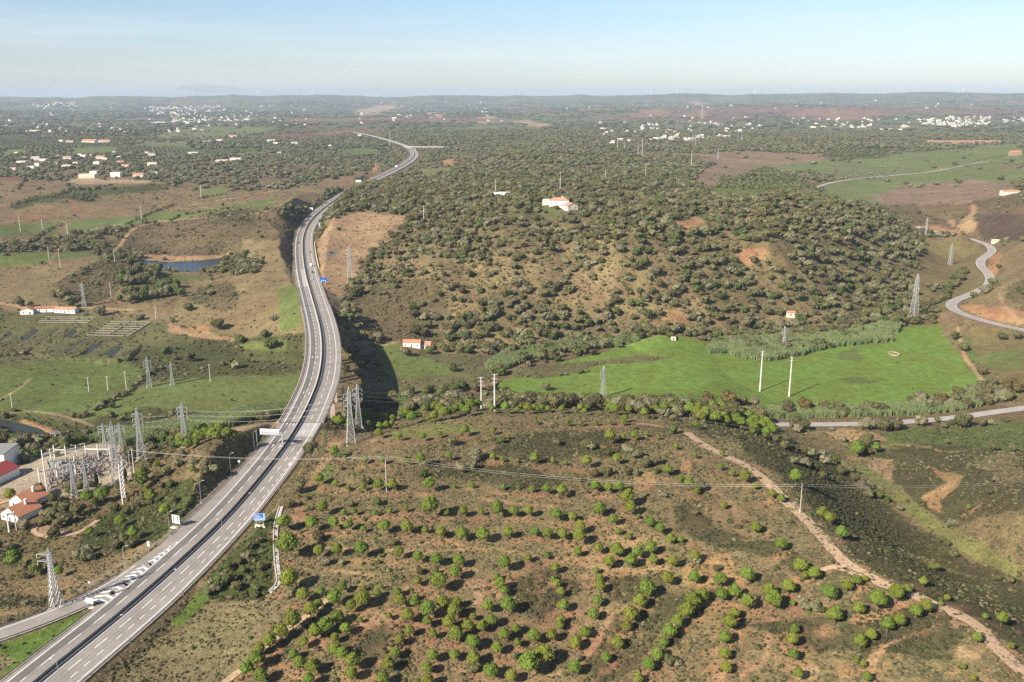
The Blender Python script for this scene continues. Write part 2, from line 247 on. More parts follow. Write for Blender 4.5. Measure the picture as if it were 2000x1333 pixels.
POLY = [  # kind, warp (photo pixels), outline
 ('farw', 4, '-300,160 2300,160 2300,300 -300,300'),
 ('wood', 5, '-300,236 600,236 1000,250 1400,255 2300,250 2300,300 1850,290 1500,300 800,290 -300,285'),
 ('dust', 3, '690,214 760,206 790,210 740,222 700,226'), ('dust', 3, '820,217 850,220 880,232 905,235 900,240 860,232'), ('dust', 3, '1000,236 1030,234 1080,246 1060,248 1010,244'), ('dust', 3, '930,228 960,224 970,238 940,242'),
 ('purple', 5, '1180,238 1260,213 1330,209 1500,207 1640,211 1760,208 1960,212 1980,228 1880,218 1740,222 1640,236 1500,226 1400,238 1280,232'), ('purple', 4, '1850,230 2050,210 2050,220 1900,236'),
 ('red', 3, '1215,226 1270,213 1310,218 1315,229 1260,232'), ('red', 3, '1330,225 1370,216 1385,226 1345,232'), ('bare', 2, '1330,197 1380,200 1375,207 1350,205'), ('red', 4, '1540,222 1600,212 1700,216 1740,228 1660,236 1580,230'),
 ('plowed', 2, '500,264 740,252 765,262 560,271'), ('plowed', 2, '560,236 700,231 870,230 1005,234 860,239 600,242'), ('field', 2, '636,237 690,235 680,243 640,243'), ('mauve', 3, '150,245 195,242 190,247 150,249'),
 ('pale', 2, '300,266 345,250 400,247 540,250 500,262 400,270 310,272'), ('field', 2, '140,290 225,287 228,300 140,304'), ('field', 2, '262,286 290,277 386,277 372,293 330,290 300,292'), ('field', 2, '455,299 510,296 520,304 460,306'), ('field', 3, '0,298 50,292 60,300 0,304'),
 ('grassd', 3, '680,292 760,296 790,300 720,304 660,300'), ('orchard', 2, '-100,266 250,274 225,288 -100,292'), ('orchard', 2, '250,292 310,287 400,290 500,287 500,296 240,302'),
 ('dry', 5, '-300,340 40,350 150,352 300,354 400,358 560,350 640,338 740,330 770,340 700,362 640,380 600,405 540,404 430,420 300,428 200,440 100,470 -300,500'),
 ('wood', 6, '100,392 150,368 190,370 185,390 140,398'), ('shrubby', 4, '20,402 60,386 110,380 250,365 330,362 330,370 200,380 80,398 30,410'), ('maquis', 5, '320,352 420,330 600,318 700,316 740,330 640,352 560,372 430,372 330,365'),
 ('red', 3, '128,388 142,392 166,420 160,425 135,400'), ('red', 3, '20,424 55,418 90,424 85,432 50,428 25,432'), ('red', 3, '512,330 530,328 528,338 514,338'), ('plowed', 3, '-100,342 40,344 55,352 -100,360'), ('dust', 2, '130,352 160,345 300,352 298,358 150,360'),
 ('grassd', 4, '-100,444 150,434 300,418 430,402 560,384 600,372 480,414 330,434 190,450 110,460 -100,466'), ('field', 3, '132,446 180,436 290,424 270,440 150,458'), ('pale', 3, '390,372 440,366 450,378 400,384'), ('field', 3, '55,448 100,440 110,448 70,462'),
 ('scrub', 5, '250,448 330,432 480,406 545,404 572,470 540,500 450,500 380,505 300,495 240,500 200,482'), ('dark', 5, '400,418 500,410 530,450 510,490 440,490'), ('tan', 4, '120,430 135,436 125,456 110,460'),
 ('grassd', 4, '-100,504 60,492 180,494 190,502 60,522 -100,524'), ('tan', 5, '-300,526 60,516 200,502 300,530 480,540 560,495 585,540 590,600 590,660 560,660 420,655 330,632 150,605 -300,610'),
 ('dark', 5, '100,575 130,540 200,505 262,520 240,560 190,590 130,592'), ('grassd', 3, '300,528 340,536 440,540 462,528 400,546 320,546'), ('dark', 4, '365,580 390,562 450,554 470,574 450,605 400,604'), ('hillL', 4, '230,540 290,520 320,560 360,570 340,600 240,592'),
 ('cut', 3, '272,512 278,500 330,500 420,500 446,498 455,502 420,508 330,512 290,510'), ('tan', 5, '470,470 560,470 575,500 560,530 480,510'),
 ('marsh', 5, '-300,612 150,608 330,636 560,664 600,650 610,760 560,806 450,830 300,850 100,850 -300,860'), ('rough', 4, '-300,690 60,680 100,700 60,720 -300,740'), ('shrubby', 6, '240,690 330,672 590,655 590,722 420,742 300,740 250,724'), ('cut', 3, '328,634 400,650 452,660 450,668 380,660 330,646'), ('orange', 2, '365,645 380,634 410,640 405,650 380,652'),
 ('grass', 4, '140,822 230,770 330,744 590,730 585,790 480,810 330,835 200,838'), ('grassd', 5, '-300,740 150,700 250,706 300,738 230,768 150,812 -300,800'), ('grass', 4, '470,668 560,668 560,690 470,684'), ('lush', 1, '545,590 560,581 584,580 588,612 546,617'), ('grass', 3, '540,560 580,560 590,640 550,650'),
 ('shrubby', 5, '-300,800 30,806 130,832 300,800 480,812 560,800 560,832 400,846 330,880 240,872 100,870 -300,900'), ('orange', 3, '50,820 80,830 100,840 110,860 95,862 80,842 40,826'),
 ('hillL', 5, '-300,930 60,990 250,900 340,868 380,850 470,820 560,822 560,870 500,890 400,1000 170,1200 0,1250 -300,1340 -200,1500 160,1500 160,1400 -300,1400'), ('dust', 4, '330,852 420,838 540,818 555,826 470,842 400,862 350,880'),
 ('tan', 4, '380,850 440,860 400,930 360,940 360,900'), ('pine', 4, '400,860 500,836 520,860 440,880 395,950 370,960'), ('verge', 4, '300,970 380,930 390,990 330,1040 260,1090 160,1060 200,1010'),
 ('yard', 1, '-200,930 60,890 130,868 240,862 256,935 170,965 30,976 -200,1000'), ('grassd', 2, '0,900 50,893 60,905 0,912'), ('dust', 2, '-40,962 40,968 40,990 -40,1000'),
 ('tall', 4, '-200,1130 60,1140 150,1110 240,1080 300,1055 250,1112 100,1190 -200,1235'), ('dark', 4, '-200,1160 60,1170 120,1160 100,1185 -200,1200'), ('lush', 3, '-100,1290 0,1264 90,1226 165,1196 172,1202 60,1288 -100,1400'), ('stony', 4, '-100,1330 0,1270 40,1290 -20,1340 -100,1380'),
 ('dust', 2, '57,1035 90,1020 100,1032 150,1040 190,1020 192,1026 150,1048 100,1050 70,1045'),
 ('pine', 5, '625,838 690,828 760,815 900,800 1200,803 1350,826 1500,826 1560,846 1680,886 1800,1000 1900,1080 2300,1240 2400,1500 100,1500 170,1333 470,1050 590,900'),
 ('dry', 5, '660,850 760,825 1000,812 1080,830 900,850 800,870 700,890'), ('gully', 5, '750,838 880,822 960,836 860,850 770,862'), ('clear', 5, '1330,960 1400,950 1480,1010 1520,1080 1440,1090 1350,1040 1300,1010'),
 ('maq', 9, '970,850 1120,835 1150,880 1060,905 980,890'), ('maq', 9, '820,905 960,900 1120,935 1090,960 900,945 820,935'), ('maq', 6, '1180,1130 1290,1120 1310,1140 1240,1180 1180,1170'), ('maq', 8, '980,1130 1080,1110 1120,1160 1060,1210 990,1180'), ('maq', 6, '690,1240 760,1205 830,1212 800,1290 720,1333'), ('maq', 9, '1190,1180 1400,1150 1390,1200 1260,1300 1180,1333 1150,1280'), ('maq', 9, '1450,1215 1700,1190 1900,1200 1860,1290 1560,1260'), ('maq', 8, '1560,1130 1400,1060 1300,1000 1330,990 1450,1040 1560,1090'), ('maq', 8, '1060,850 1180,840 1240,870 1150,890'),
 ('maq', 5, '1350,838 1440,828 1560,866 1680,950 1800,1040 1900,1095 2300,1260 2300,1400 2060,1350 1960,1250 1880,1190 1780,1160 1680,1098 1600,1020 1540,945 1440,890'), ('pine', 9, '1380,850 1440,862 1500,905 1530,940 1480,920 1420,885'), ('gully', 4, '1700,1060 1780,1080 1900,1125 1925,1132 1900,1128 1790,1095'),
 ('verge', 4, '390,1170 398,1125 470,1062 515,1015 545,995 541,1140 520,1168 440,1172'), ('lush', 4, '325,1215 395,1140 400,1174 345,1232'), ('lush', 3, '640,900 700,860 610,935 590,965'), ('grass', 4, '596,948 650,893 640,930 600,975'), ('stony', 5, '170,1400 250,1310 340,1228 400,1178 540,1170 640,1160 560,1230 480,1300 420,1400'),
 ('cut', 4, '588,962 612,915 634,862 655,838 690,834 672,858 640,898 612,930 598,965'), ('cut', 5, '575,990 595,985 600,1020 575,1030'), ('orange', 4, '1365,1075 1420,1080 1440,1120 1410,1140 1370,1110'), ('orange', 5, '1230,930 1280,920 1262,955 1238,965'), ('orange', 5, '1320,893 1350,905 1340,925 1325,915'), ('orange', 5, '1330,1095 1480,1130 1450,1150 1340,1140'), ('bare', 5, '680,1210 760,1195 800,1210 740,1222 690,1228'), ('bare', 4, '920,1130 945,1130 940,1190 925,1185'), ('cut', 3, '660,1120 620,1110 690,1115 760,1130'),
 ('bare', 5, '1870,1260 1930,1265 1910,1290 1870,1280'), ('bare', 5, '1860,1205 1895,1215 1880,1230 1855,1225'), ('bare', 5, '1560,1295 1600,1300 1590,1333 1555,1333'), ('cut', 3, '1690,1300 1705,1265 1780,1240 1740,1260 1715,1290 1705,1333'),
 ('maq', 5, '1672,925 1720,880 1800,865 2300,890 2300,1260 2000,1130 1850,1035 1760,970'), ('pine', 8, '1860,1040 2000,1000 2300,1000 2300,1260 2000,1125 1900,1075'), ('orange', 5, '1816,908 1838,920 1880,924 1872,945 1840,975 1842,1000 1815,985 1800,965 1850,940 1830,930'), ('bare', 6, '1690,900 1740,905 1735,960 1700,930'), ('pine', 7, '1900,900 2000,880 2000,940 1940,930'),
 ('grassd', 5, '1690,850 1780,835 2300,815 2300,900 2000,885 1800,868 1740,872'), ('cut', 3, '1612,846 1650,838 1700,843 1732,858 1700,866 1640,866'), ('tan', 4, '1530,845 1610,842 1640,870 1700,868 1660,892 1600,880'), ('gully', 3, '1650,880 1680,878 1680,905 1760,955 1850,1025 1990,1110 1990,1135 1840,1060 1740,975 1670,925'),
 ('hill', 7, '650,648 640,520 700,440 830,395 1000,385 1700,400 1810,470 1820,520 1780,600 1640,650 1500,640 1300,668 900,692 750,692'),
 ('hilld', 9, '850,410 1000,375 1200,400 1300,440 1320,500 1200,470 1040,430 900,470'), ('hilld', 9, '1300,470 1450,410 1700,400 1800,480 1760,590 1600,620 1400,600 1300,540'), ('hilld', 8, '1000,560 1100,600 1230,620 1300,650 1180,655 1000,660 900,660 900,620'), ('wood', 5, '980,410 1060,395 1180,405 1200,430 1100,425 1010,440'),
 ('dark', 7, '680,600 720,555 850,545 890,620 860,670 760,672 720,650'), ('bare', 4, '615,545 624,470 650,430 700,412 760,418 804,420 790,440 750,470 720,500 700,540 680,556 655,610 640,590'), ('clear', 6, '700,520 790,470 880,480 900,560 780,545 700,548'), ('clear', 8, '950,455 1100,440 1130,490 1040,540 960,520'), ('clear', 8, '1115,560 1170,540 1200,610 1150,625 1130,600'), ('clear', 8, '1050,520 1120,500 1130,560 1070,560'),
 ('orange', 4, '1325,440 1350,425 1385,425 1370,440 1355,462 1335,455'), ('orange', 4, '1275,605 1330,600 1345,622 1310,638 1285,622'), ('orange', 5, '1430,500 1480,480 1500,500 1450,520'), ('orange', 3, '1440,430 1500,428 1500,436 1450,438'), ('grassd', 5, '1040,404 1070,410 1090,418 1060,416'), ('grey', 4, '625,500 660,484 668,492 640,506'),
 ('pale', 4, '820,330 890,325 880,340 830,350'), ('bare', 3, '700,430 728,415 745,418 720,432'), ('orange', 3, '722,315 740,312 748,335 735,338'), ('orange', 3, '775,270 790,268 786,274'), ('orange', 4, '860,312 890,310 886,324 862,326'),
 ('meadow', 4, '968,748 1060,720 1240,668 1320,655 1420,676 1500,700 1640,676 1740,640 1850,634 1885,700 1930,742 1860,775 1700,800 1500,800 1200,790 980,780'), ('rough', 5, '1005,722 1100,712 1240,694 1310,695 1300,704 1180,712 1120,730 1010,742'), ('grassd', 5, '1628,690 1660,685 1690,700 1650,706'), ('grassd', 5, '1620,742 1670,736 1740,738 1700,745 1640,750'), ('grassd', 5, '1860,640 1900,660 1950,740 1920,750 1880,700'),
 ('marsh', 5, '740,690 900,690 1000,700 1010,712 960,740 900,775 740,800 735,740'), ('grass', 3, '735,672 780,672 785,690 840,700 900,730 800,740 740,720'), ('rough', 5, '760,745 900,735 910,760 800,790 750,780'), ('cut', 3, '885,765 960,740 985,742 900,775'),
 ('ofield', 5, '1880,636 2300,660 2300,800 2000,780 1940,750'), ('grass', 5, '1920,690 2000,680 2000,720 1930,715'), ('tan', 3, '1820,610 1850,615 1880,660 1900,720 1880,700 1850,655'),
 ('ofield', 4, '1800,470 1890,470 1930,500 1905,520 1920,560 1860,585 1850,610 1800,600 1780,560'), ('tan', 5, '1880,590 1925,575 1960,540 1950,490 1970,470 2300,470 2300,650 2000,638 1900,612'), ('orange', 3, '1876,598 1900,590 1960,612 2010,628 2010,638 1940,628 1890,612'), ('orange', 3, '1930,500 1960,484 1955,520 1938,545 1930,530'), ('orange', 3, '1945,598 2010,608 2010,615 1950,606'), ('dark', 5, '1955,575 1990,545 2100,540 2100,600 2000,602'),
 ('scrub', 5, '1700,400 1800,390 2300,380 2300,470 1900,468 1830,440 1780,440'), ('burn', 5, '1890,425 1960,415 2100,420 2100,466 1930,468'), ('orange', 3, '1790,444 1810,440 1850,445 1885,458 1860,460 1830,452'), ('bare', 6, '1902,402 1914,404 1900,455 1888,458 1868,440 1850,430 1882,436'),
 ('pale', 5, '1590,380 1640,345 1800,332 1990,300 2300,296 2300,345 1990,352 1850,382 1730,405 1650,400'), ('mauve', 5, '1690,384 1780,366 1900,352 1990,360 1980,380 1880,400 1740,402'), ('mauve', 4, '1345,355 1400,322 1340,308 1300,302 1500,298 1700,298 1620,318 1500,330 1450,345 1380,365'), ('pale', 5, '1440,330 1620,318 1760,300 1990,280 1990,312 1800,334 1640,346 1560,338'), ('pinew', 5, '1610,300 1660,292 1740,290 1745,300 1700,310 1610,310'), ('grassd', 4, '1375,360 1500,345 1560,350 1570,370 1500,385 1400,385'), ('orange', 4, '1810,277 1950,274 1950,280 1820,281'), ('mauve', 4, '1950,325 2010,320 2010,328 1960,330'),
]
POLY = [(k, w, L2(p)) for k, w, p in POLY]
# tracks: half width m, kind, photo pixels
TRK = [(2.0, 'trackc', '0,592 40,600 60,604'), (1.6, 'trackc', '150,455 250,432 330,430 430,424 520,412'), (2.2, 'trackc', '215,500 240,470 260,443 320,432 400,420'), (2.0, 'trackc', '370,402 430,392 520,376 600,362'), (1.5, 'trackc', '395,405 450,412 520,398 580,384'),
 (2.4, 'trackc', '60,600 100,606 150,600 260,606'), (1.2, 'bare', '330,634 370,650 430,664'), (1.2, 'dust', '0,812 60,800 140,816 180,832'), (1.0, 'dust', '0,780 30,765 60,740'), (1.3, 'dust', '700,668 780,668'), (1.6, 'trackc', '1250,828 1290,832 1330,842'),
 (1.2, 'cut', '1360,870 1400,885 1440,900 1470,905 1500,925'), (1.0, 'cut', '1740,868 1800,870 1850,885 1890,880'), (1.4, 'cut', '1620,1110 1650,1098 1690,1110'), (.9, 'cut', '1450,1320 1500,1290 1500,1240'), (.9, 'cut', '1400,1322 1440,1305 1480,1290'), (1.1, 'bare', '1040,1333 1150,1290 1190,1200 1230,1185'), (1.0, 'bare', '1240,1333 1290,1270 1310,1220 1360,1170'), (1.3, 'cut', '1130,1100 1240,1115 1300,1110'), (1.1, 'cut', '640,1070 800,1080 950,1070 1050,1090'), (1.2, 'cut', '940,975 1000,985 1080,990'), (1.2, 'cut', '780,1060 900,1065'),
 (1.5, 'grey', '440,935 395,980 340,1040 250,1095 160,1150'), (1.6, 'mauve', '60,540 100,520 130,460 128,440'), (1.3, 'dust', '1262,320 1290,350 1272,362'), (1.3, 'tan', '1250,322 1300,350'), (1.5, 'cut', '700,480 760,440 800,422'), (1.4, 'cut', '690,545 670,560'), (1.3, 'trackc', '1870,640 1885,700 1905,720'), (1.5, 'trackc', '1885,700 1930,760'), (1.5, 'orange', '1440,432 1520,430'), (1.2, 'bare', '1990,630 1960,600 1950,570'), (1.2, 'trackc', '1780,340 1840,330 1990,306'), (1.4, 'trackc', '1560,340 1650,350'), (2.5, 'dust', '1040,237 1080,247'), (3, 'grey', '812,293 870,292')]
NCH = 7
def kv(k): c, t, b, u, m = KIND[k]; return np.array([*c, t, b, u, m])
TRKW = []
def land(x, y, z):
    px, py, dep = proj(x, y, z); k = F / dep
    out = np.empty((len(x), NCH)); out[:] = kv('maquis')
    n1 = fbm(x, y, 22, 4, 101) - .5; n2 = fbm(x, y, 22, 4, 131) - .5; n3 = fbm(x, y, 160, 3, 151) - .5; n4 = fbm(x, y, 160, 3, 171) - .5
    far = np.interp(dep, [600, 2500], [0, 1])
    wx = n1 * (1 - far) + n3 * far; wy = (n2 * (1 - far) + n4 * far)
    fm = (dep > 2600) & (out[:, 0] > 0)
    for kd, w, p in POLY:
        a = np.array(p); m = (px > a[:, 0].min() - 12) & (px < a[:, 0].max() + 12) & (py > a[:, 1].min() - 12) & (py < a[:, 1].max() + 12)
        if not m.any(): continue
        q = polydist(px[m] + wx[m] * w * 9, (py[m] + wy[m] * w * 4), [(u, v) for u, v in p])
        soft = .8 + w * .35; g = sstep(soft, -soft, q)[:, None]
        out[m] = out[m] * (1 - g) + kv(kd) * g
    # patchwork of fields and woods in the distant plain
    cxx, cyy = x / 330 + n3 * 1.6, y / 420 + n4 * 1.6; hs_ = hsh(np.floor(cxx), np.floor(cyy), 5); g2 = sstep(2600, 4200, dep) * sstep(.16, .08, out[:, 2]) * (out[:, 0] < .2)
    for lo, hi, kd in ((.0, .13, 'tan'), (.13, .22, 'pale'), (.22, .28, 'field'), (.28, .36, 'mauve'), (.36, .46, 'grassd')):
        gg = (((hs_ >= lo) & (hs_ < hi)) * g2 * .75)[:, None]; out = out * (1 - gg) + kv(kd) * gg
    for hw, kd, Lw in TRKW:
        a = np.array(Lw)[:, :2]; m = (x > a[:, 0].min() - 9) & (x < a[:, 0].max() + 9) & (y > a[:, 1].min() - 9) & (y < a[:, 1].max() + 9)
        if not m.any(): continue
        d, _, _ = linenear(x[m], y[m], a); g = (sstep(hw * 1.5, hw * .6, d + n1[m] * hw * 1.5) * .85)[:, None]
        out[m] = out[m] * (1 - g) + kv(kd) * g
    return out
for hw, kd, s in TRK:
    q = L2(s); w = at([a for a, b in q], [b for a, b in q]); TRKW.append((hw, kd, smooth_line(w, 3, 2)))

# ------------------------------------------------------------ materials
MATS = {}
def nodes(name):
    m = bpy.data.materials.new(name); m.use_nodes = True; nt = m.node_tree; b = nt.nodes['Principled BSDF']; return m, nt, b
def mat(name, col, rough=.8, metal=0, var=.12, scale=2.0, bump=0, spec=.3, rnd=0, trans=0, emit=0):
    if name in MATS: return MATS[name]
    m, nt, b = nodes(name); N, Lk = nt.nodes, nt.links
    b.inputs['Roughness'].default_value = rough; b.inputs['Metallic'].default_value = metal; b.inputs['Specular IOR Level'].default_value = spec
    t = N.new('ShaderNodeTexCoord'); z = N.new('ShaderNodeTexNoise'); z.inputs['Scale'].default_value = scale; z.inputs['Detail'].default_value = 6; z.inputs['Roughness'].default_value = .65
    Lk.new(t.outputs['Object'], z.inputs['Vector'])
    mr = N.new('ShaderNodeMapRange'); mr.inputs[1].default_value = .3; mr.inputs[2].default_value = .7; mr.inputs[3].default_value = 1 - var; mr.inputs[4].default_value = 1 + var
    Lk.new(z.outputs[0], mr.inputs[0]); v = N.new('ShaderNodeHueSaturation'); v.inputs['Color'].default_value = (*col, 1)
    if rnd:
        oi = N.new('ShaderNodeObjectInfo'); m2 = N.new('ShaderNodeMapRange'); m2.inputs[3].default_value = 1 - rnd; m2.inputs[4].default_value = 1 + rnd
        mm = N.new('ShaderNodeMath'); mm.operation = 'MULTIPLY'; Lk.new(oi.outputs['Random'], m2.inputs[0]); Lk.new(m2.outputs[0], mm.inputs[0]); Lk.new(mr.outputs[0], mm.inputs[1]); Lk.new(mm.outputs[0], v.inputs['Value'])
        fr = N.new('ShaderNodeMath'); fr.operation = 'MULTIPLY'; fr.inputs[1].default_value = 7.77; fc = N.new('ShaderNodeMath'); fc.operation = 'FRACT'; Lk.new(oi.outputs['Random'], fr.inputs[0]); Lk.new(fr.outputs[0], fc.inputs[0])
        m3 = N.new('ShaderNodeMapRange'); m3.inputs[3].default_value = .5 - .035; m3.inputs[4].default_value = .5 + .02; Lk.new(fc.outputs[0], m3.inputs[0]); Lk.new(m3.outputs[0], v.inputs['Hue'])
    else: Lk.new(mr.outputs[0], v.inputs['Value'])
    Lk.new(v.outputs[0], b.inputs['Base Color'])
    if bump:
        bp = N.new('ShaderNodeBump'); bp.inputs['Strength'].default_value = 1; bp.inputs['Distance'].default_value = bump; Lk.new(z.outputs[0], bp.inputs['Height']); Lk.new(bp.outputs[0], b.inputs['Normal'])
    MATS[name] = m; return m
def ground_mat():
    m, nt, b = nodes('ground_cover'); N, Lk = nt.nodes, nt.links
    b.inputs['Roughness'].default_value = .95; b.inputs['Specular IOR Level'].default_value = .1
    geo = N.new('ShaderNodeNewGeometry'); at_ = N.new('ShaderNodeAttribute'); at_.attribute_name = 'cover'; am = N.new('ShaderNodeAttribute'); am.attribute_name = 'mottle'
    def noise(sc, det=5, r=.6, st=None):
        z = N.new('ShaderNodeTexNoise'); z.inputs['Scale'].default_value = sc; z.inputs['Detail'].default_value = det; z.inputs['Roughness'].default_value = r
        if st:
            q = N.new('ShaderNodeMapping'); q.inputs['Scale'].default_value = st; Lk.new(geo.outputs['Position'], q.inputs[0]); Lk.new(q.outputs[0], z.inputs['Vector'])
        else: Lk.new(geo.outputs['Position'], z.inputs['Vector'])
        return z
    def mrange(src, a, b_, c, d):
        r = N.new('ShaderNodeMapRange'); r.inputs[1].default_value = a; r.inputs[2].default_value = b_; r.inputs[3].default_value = c; r.inputs[4].default_value = d; Lk.new(src, r.inputs[0]); return r.outputs[0]
    def math_(op, a, b_=None):
        q = N.new('ShaderNodeMath'); q.operation = op
        for i, s in enumerate((a, b_)):
            if s is None: continue
            if isinstance(s, (int, float)): q.inputs[i].default_value = s
            else: Lk.new(s, q.inputs[i])
        return q.outputs[0]
    fine, mid, big, huge = noise(1.1, 6, .7), noise(.16, 6, .65), noise(.028, 5, .6), noise(.0045, 5, .65)
    v = math_('MULTIPLY', mrange(fine.outputs[0], .3, .7, .5, 1.5), mrange(mid.outputs[0], .3, .7, .78, 1.22))
    v = math_('MULTIPLY', v, mrange(big.outputs[0], .3, .7, .86, 1.14)); v = math_('MULTIPLY', v, mrange(huge.outputs[0], .3, .7, .9, 1.1))
    hs = N.new('ShaderNodeHueSaturation'); Lk.new(at_.outputs['Color'], hs.inputs['Color']); Lk.new(v, hs.inputs['Value']); Lk.new(mrange(big.outputs[0], .35, .65, .482, .512), hs.inputs['Hue'])
    # scattered low scrub: dark olive blotches in two sizes
    sc1, sc2, sc3 = noise(.55, 4, .6), noise(.12, 5, .7), noise(.012, 5, .7)
    s = math_('ADD', math_('MULTIPLY', sc1.outputs[0], .42), math_('ADD', math_('MULTIPLY', sc2.outputs[0], .36), math_('MULTIPLY', sc3.outputs[0], .22)))
    th = math_('SUBTRACT', .62, math_('MULTIPLY', am.outputs['Fac'], .17)); k = math_('MULTIPLY', math_('SUBTRACT', s, th), 16.0)
    kc = N.new('ShaderNodeClamp'); Lk.new(k, kc.inputs[0])
    mxs = N.new('ShaderNodeMix'); mxs.data_type = 'RGBA'; Lk.new(math_('MULTIPLY', kc.outputs[0], .85), mxs.inputs[0]); Lk.new(hs.outputs[0], mxs.inputs[6])
    dk = N.new('ShaderNodeMix'); dk.data_type = 'RGBA'; dk.inputs[6].default_value = (.055, .062, .028, 1); dk.inputs[7].default_value = (.12, .115, .06, 1); Lk.new(mid.outputs[0], dk.inputs[0]); Lk.new(dk.outputs[2], mxs.inputs[7])
    Lk.new(mxs.outputs[2], b.inputs['Base Color'])
    bh = math_('ADD', math_('MULTIPLY', fine.outputs[0], .5), math_('MULTIPLY', kc.outputs[0], .5)); bh = math_('ADD', bh, math_('MULTIPLY', mid.outputs[0], 1.6))
    bp = N.new('ShaderNodeBump'); bp.inputs['Distance'].default_value = .8; bp.inputs['Strength'].default_value = .9; Lk.new(bh, bp.inputs['Height']); Lk.new(bp.outputs[0], b.inputs['Normal'])
    return m
def raw_mesh(name, v, f):
    """v (n,3) array, f (m,k) array of equal-sided faces"""
    me = bpy.data.meshes.new(name); v = np.ascontiguousarray(v, np.float32); f = np.ascontiguousarray(f, np.int32); k = f.shape[1]
    me.vertices.add(len(v)); me.vertices.foreach_set('co', v.ravel()); me.loops.add(f.size); me.loops.foreach_set('vertex_index', f.ravel())
    me.polygons.add(len(f)); me.polygons.foreach_set('loop_start', np.arange(0, f.size, k, dtype=np.int32)); me.polygons.foreach_set('loop_total', np.full(len(f), k, np.int32))
    me.update(calc_edges=True); return me
nr, nc = gx.shape
gi = np.arange(nr * nc).reshape(nr, nc)
gf = np.stack([gi[:-1, :-1], gi[:-1, 1:], gi[1:, 1:], gi[1:, :-1]], -1).reshape(-1, 4)
me = raw_mesh('ground', np.stack([gx, gy, GZ], -1).reshape(-1, 3), gf)
me.polygons.foreach_set('use_smooth', np.ones(len(gf), bool))

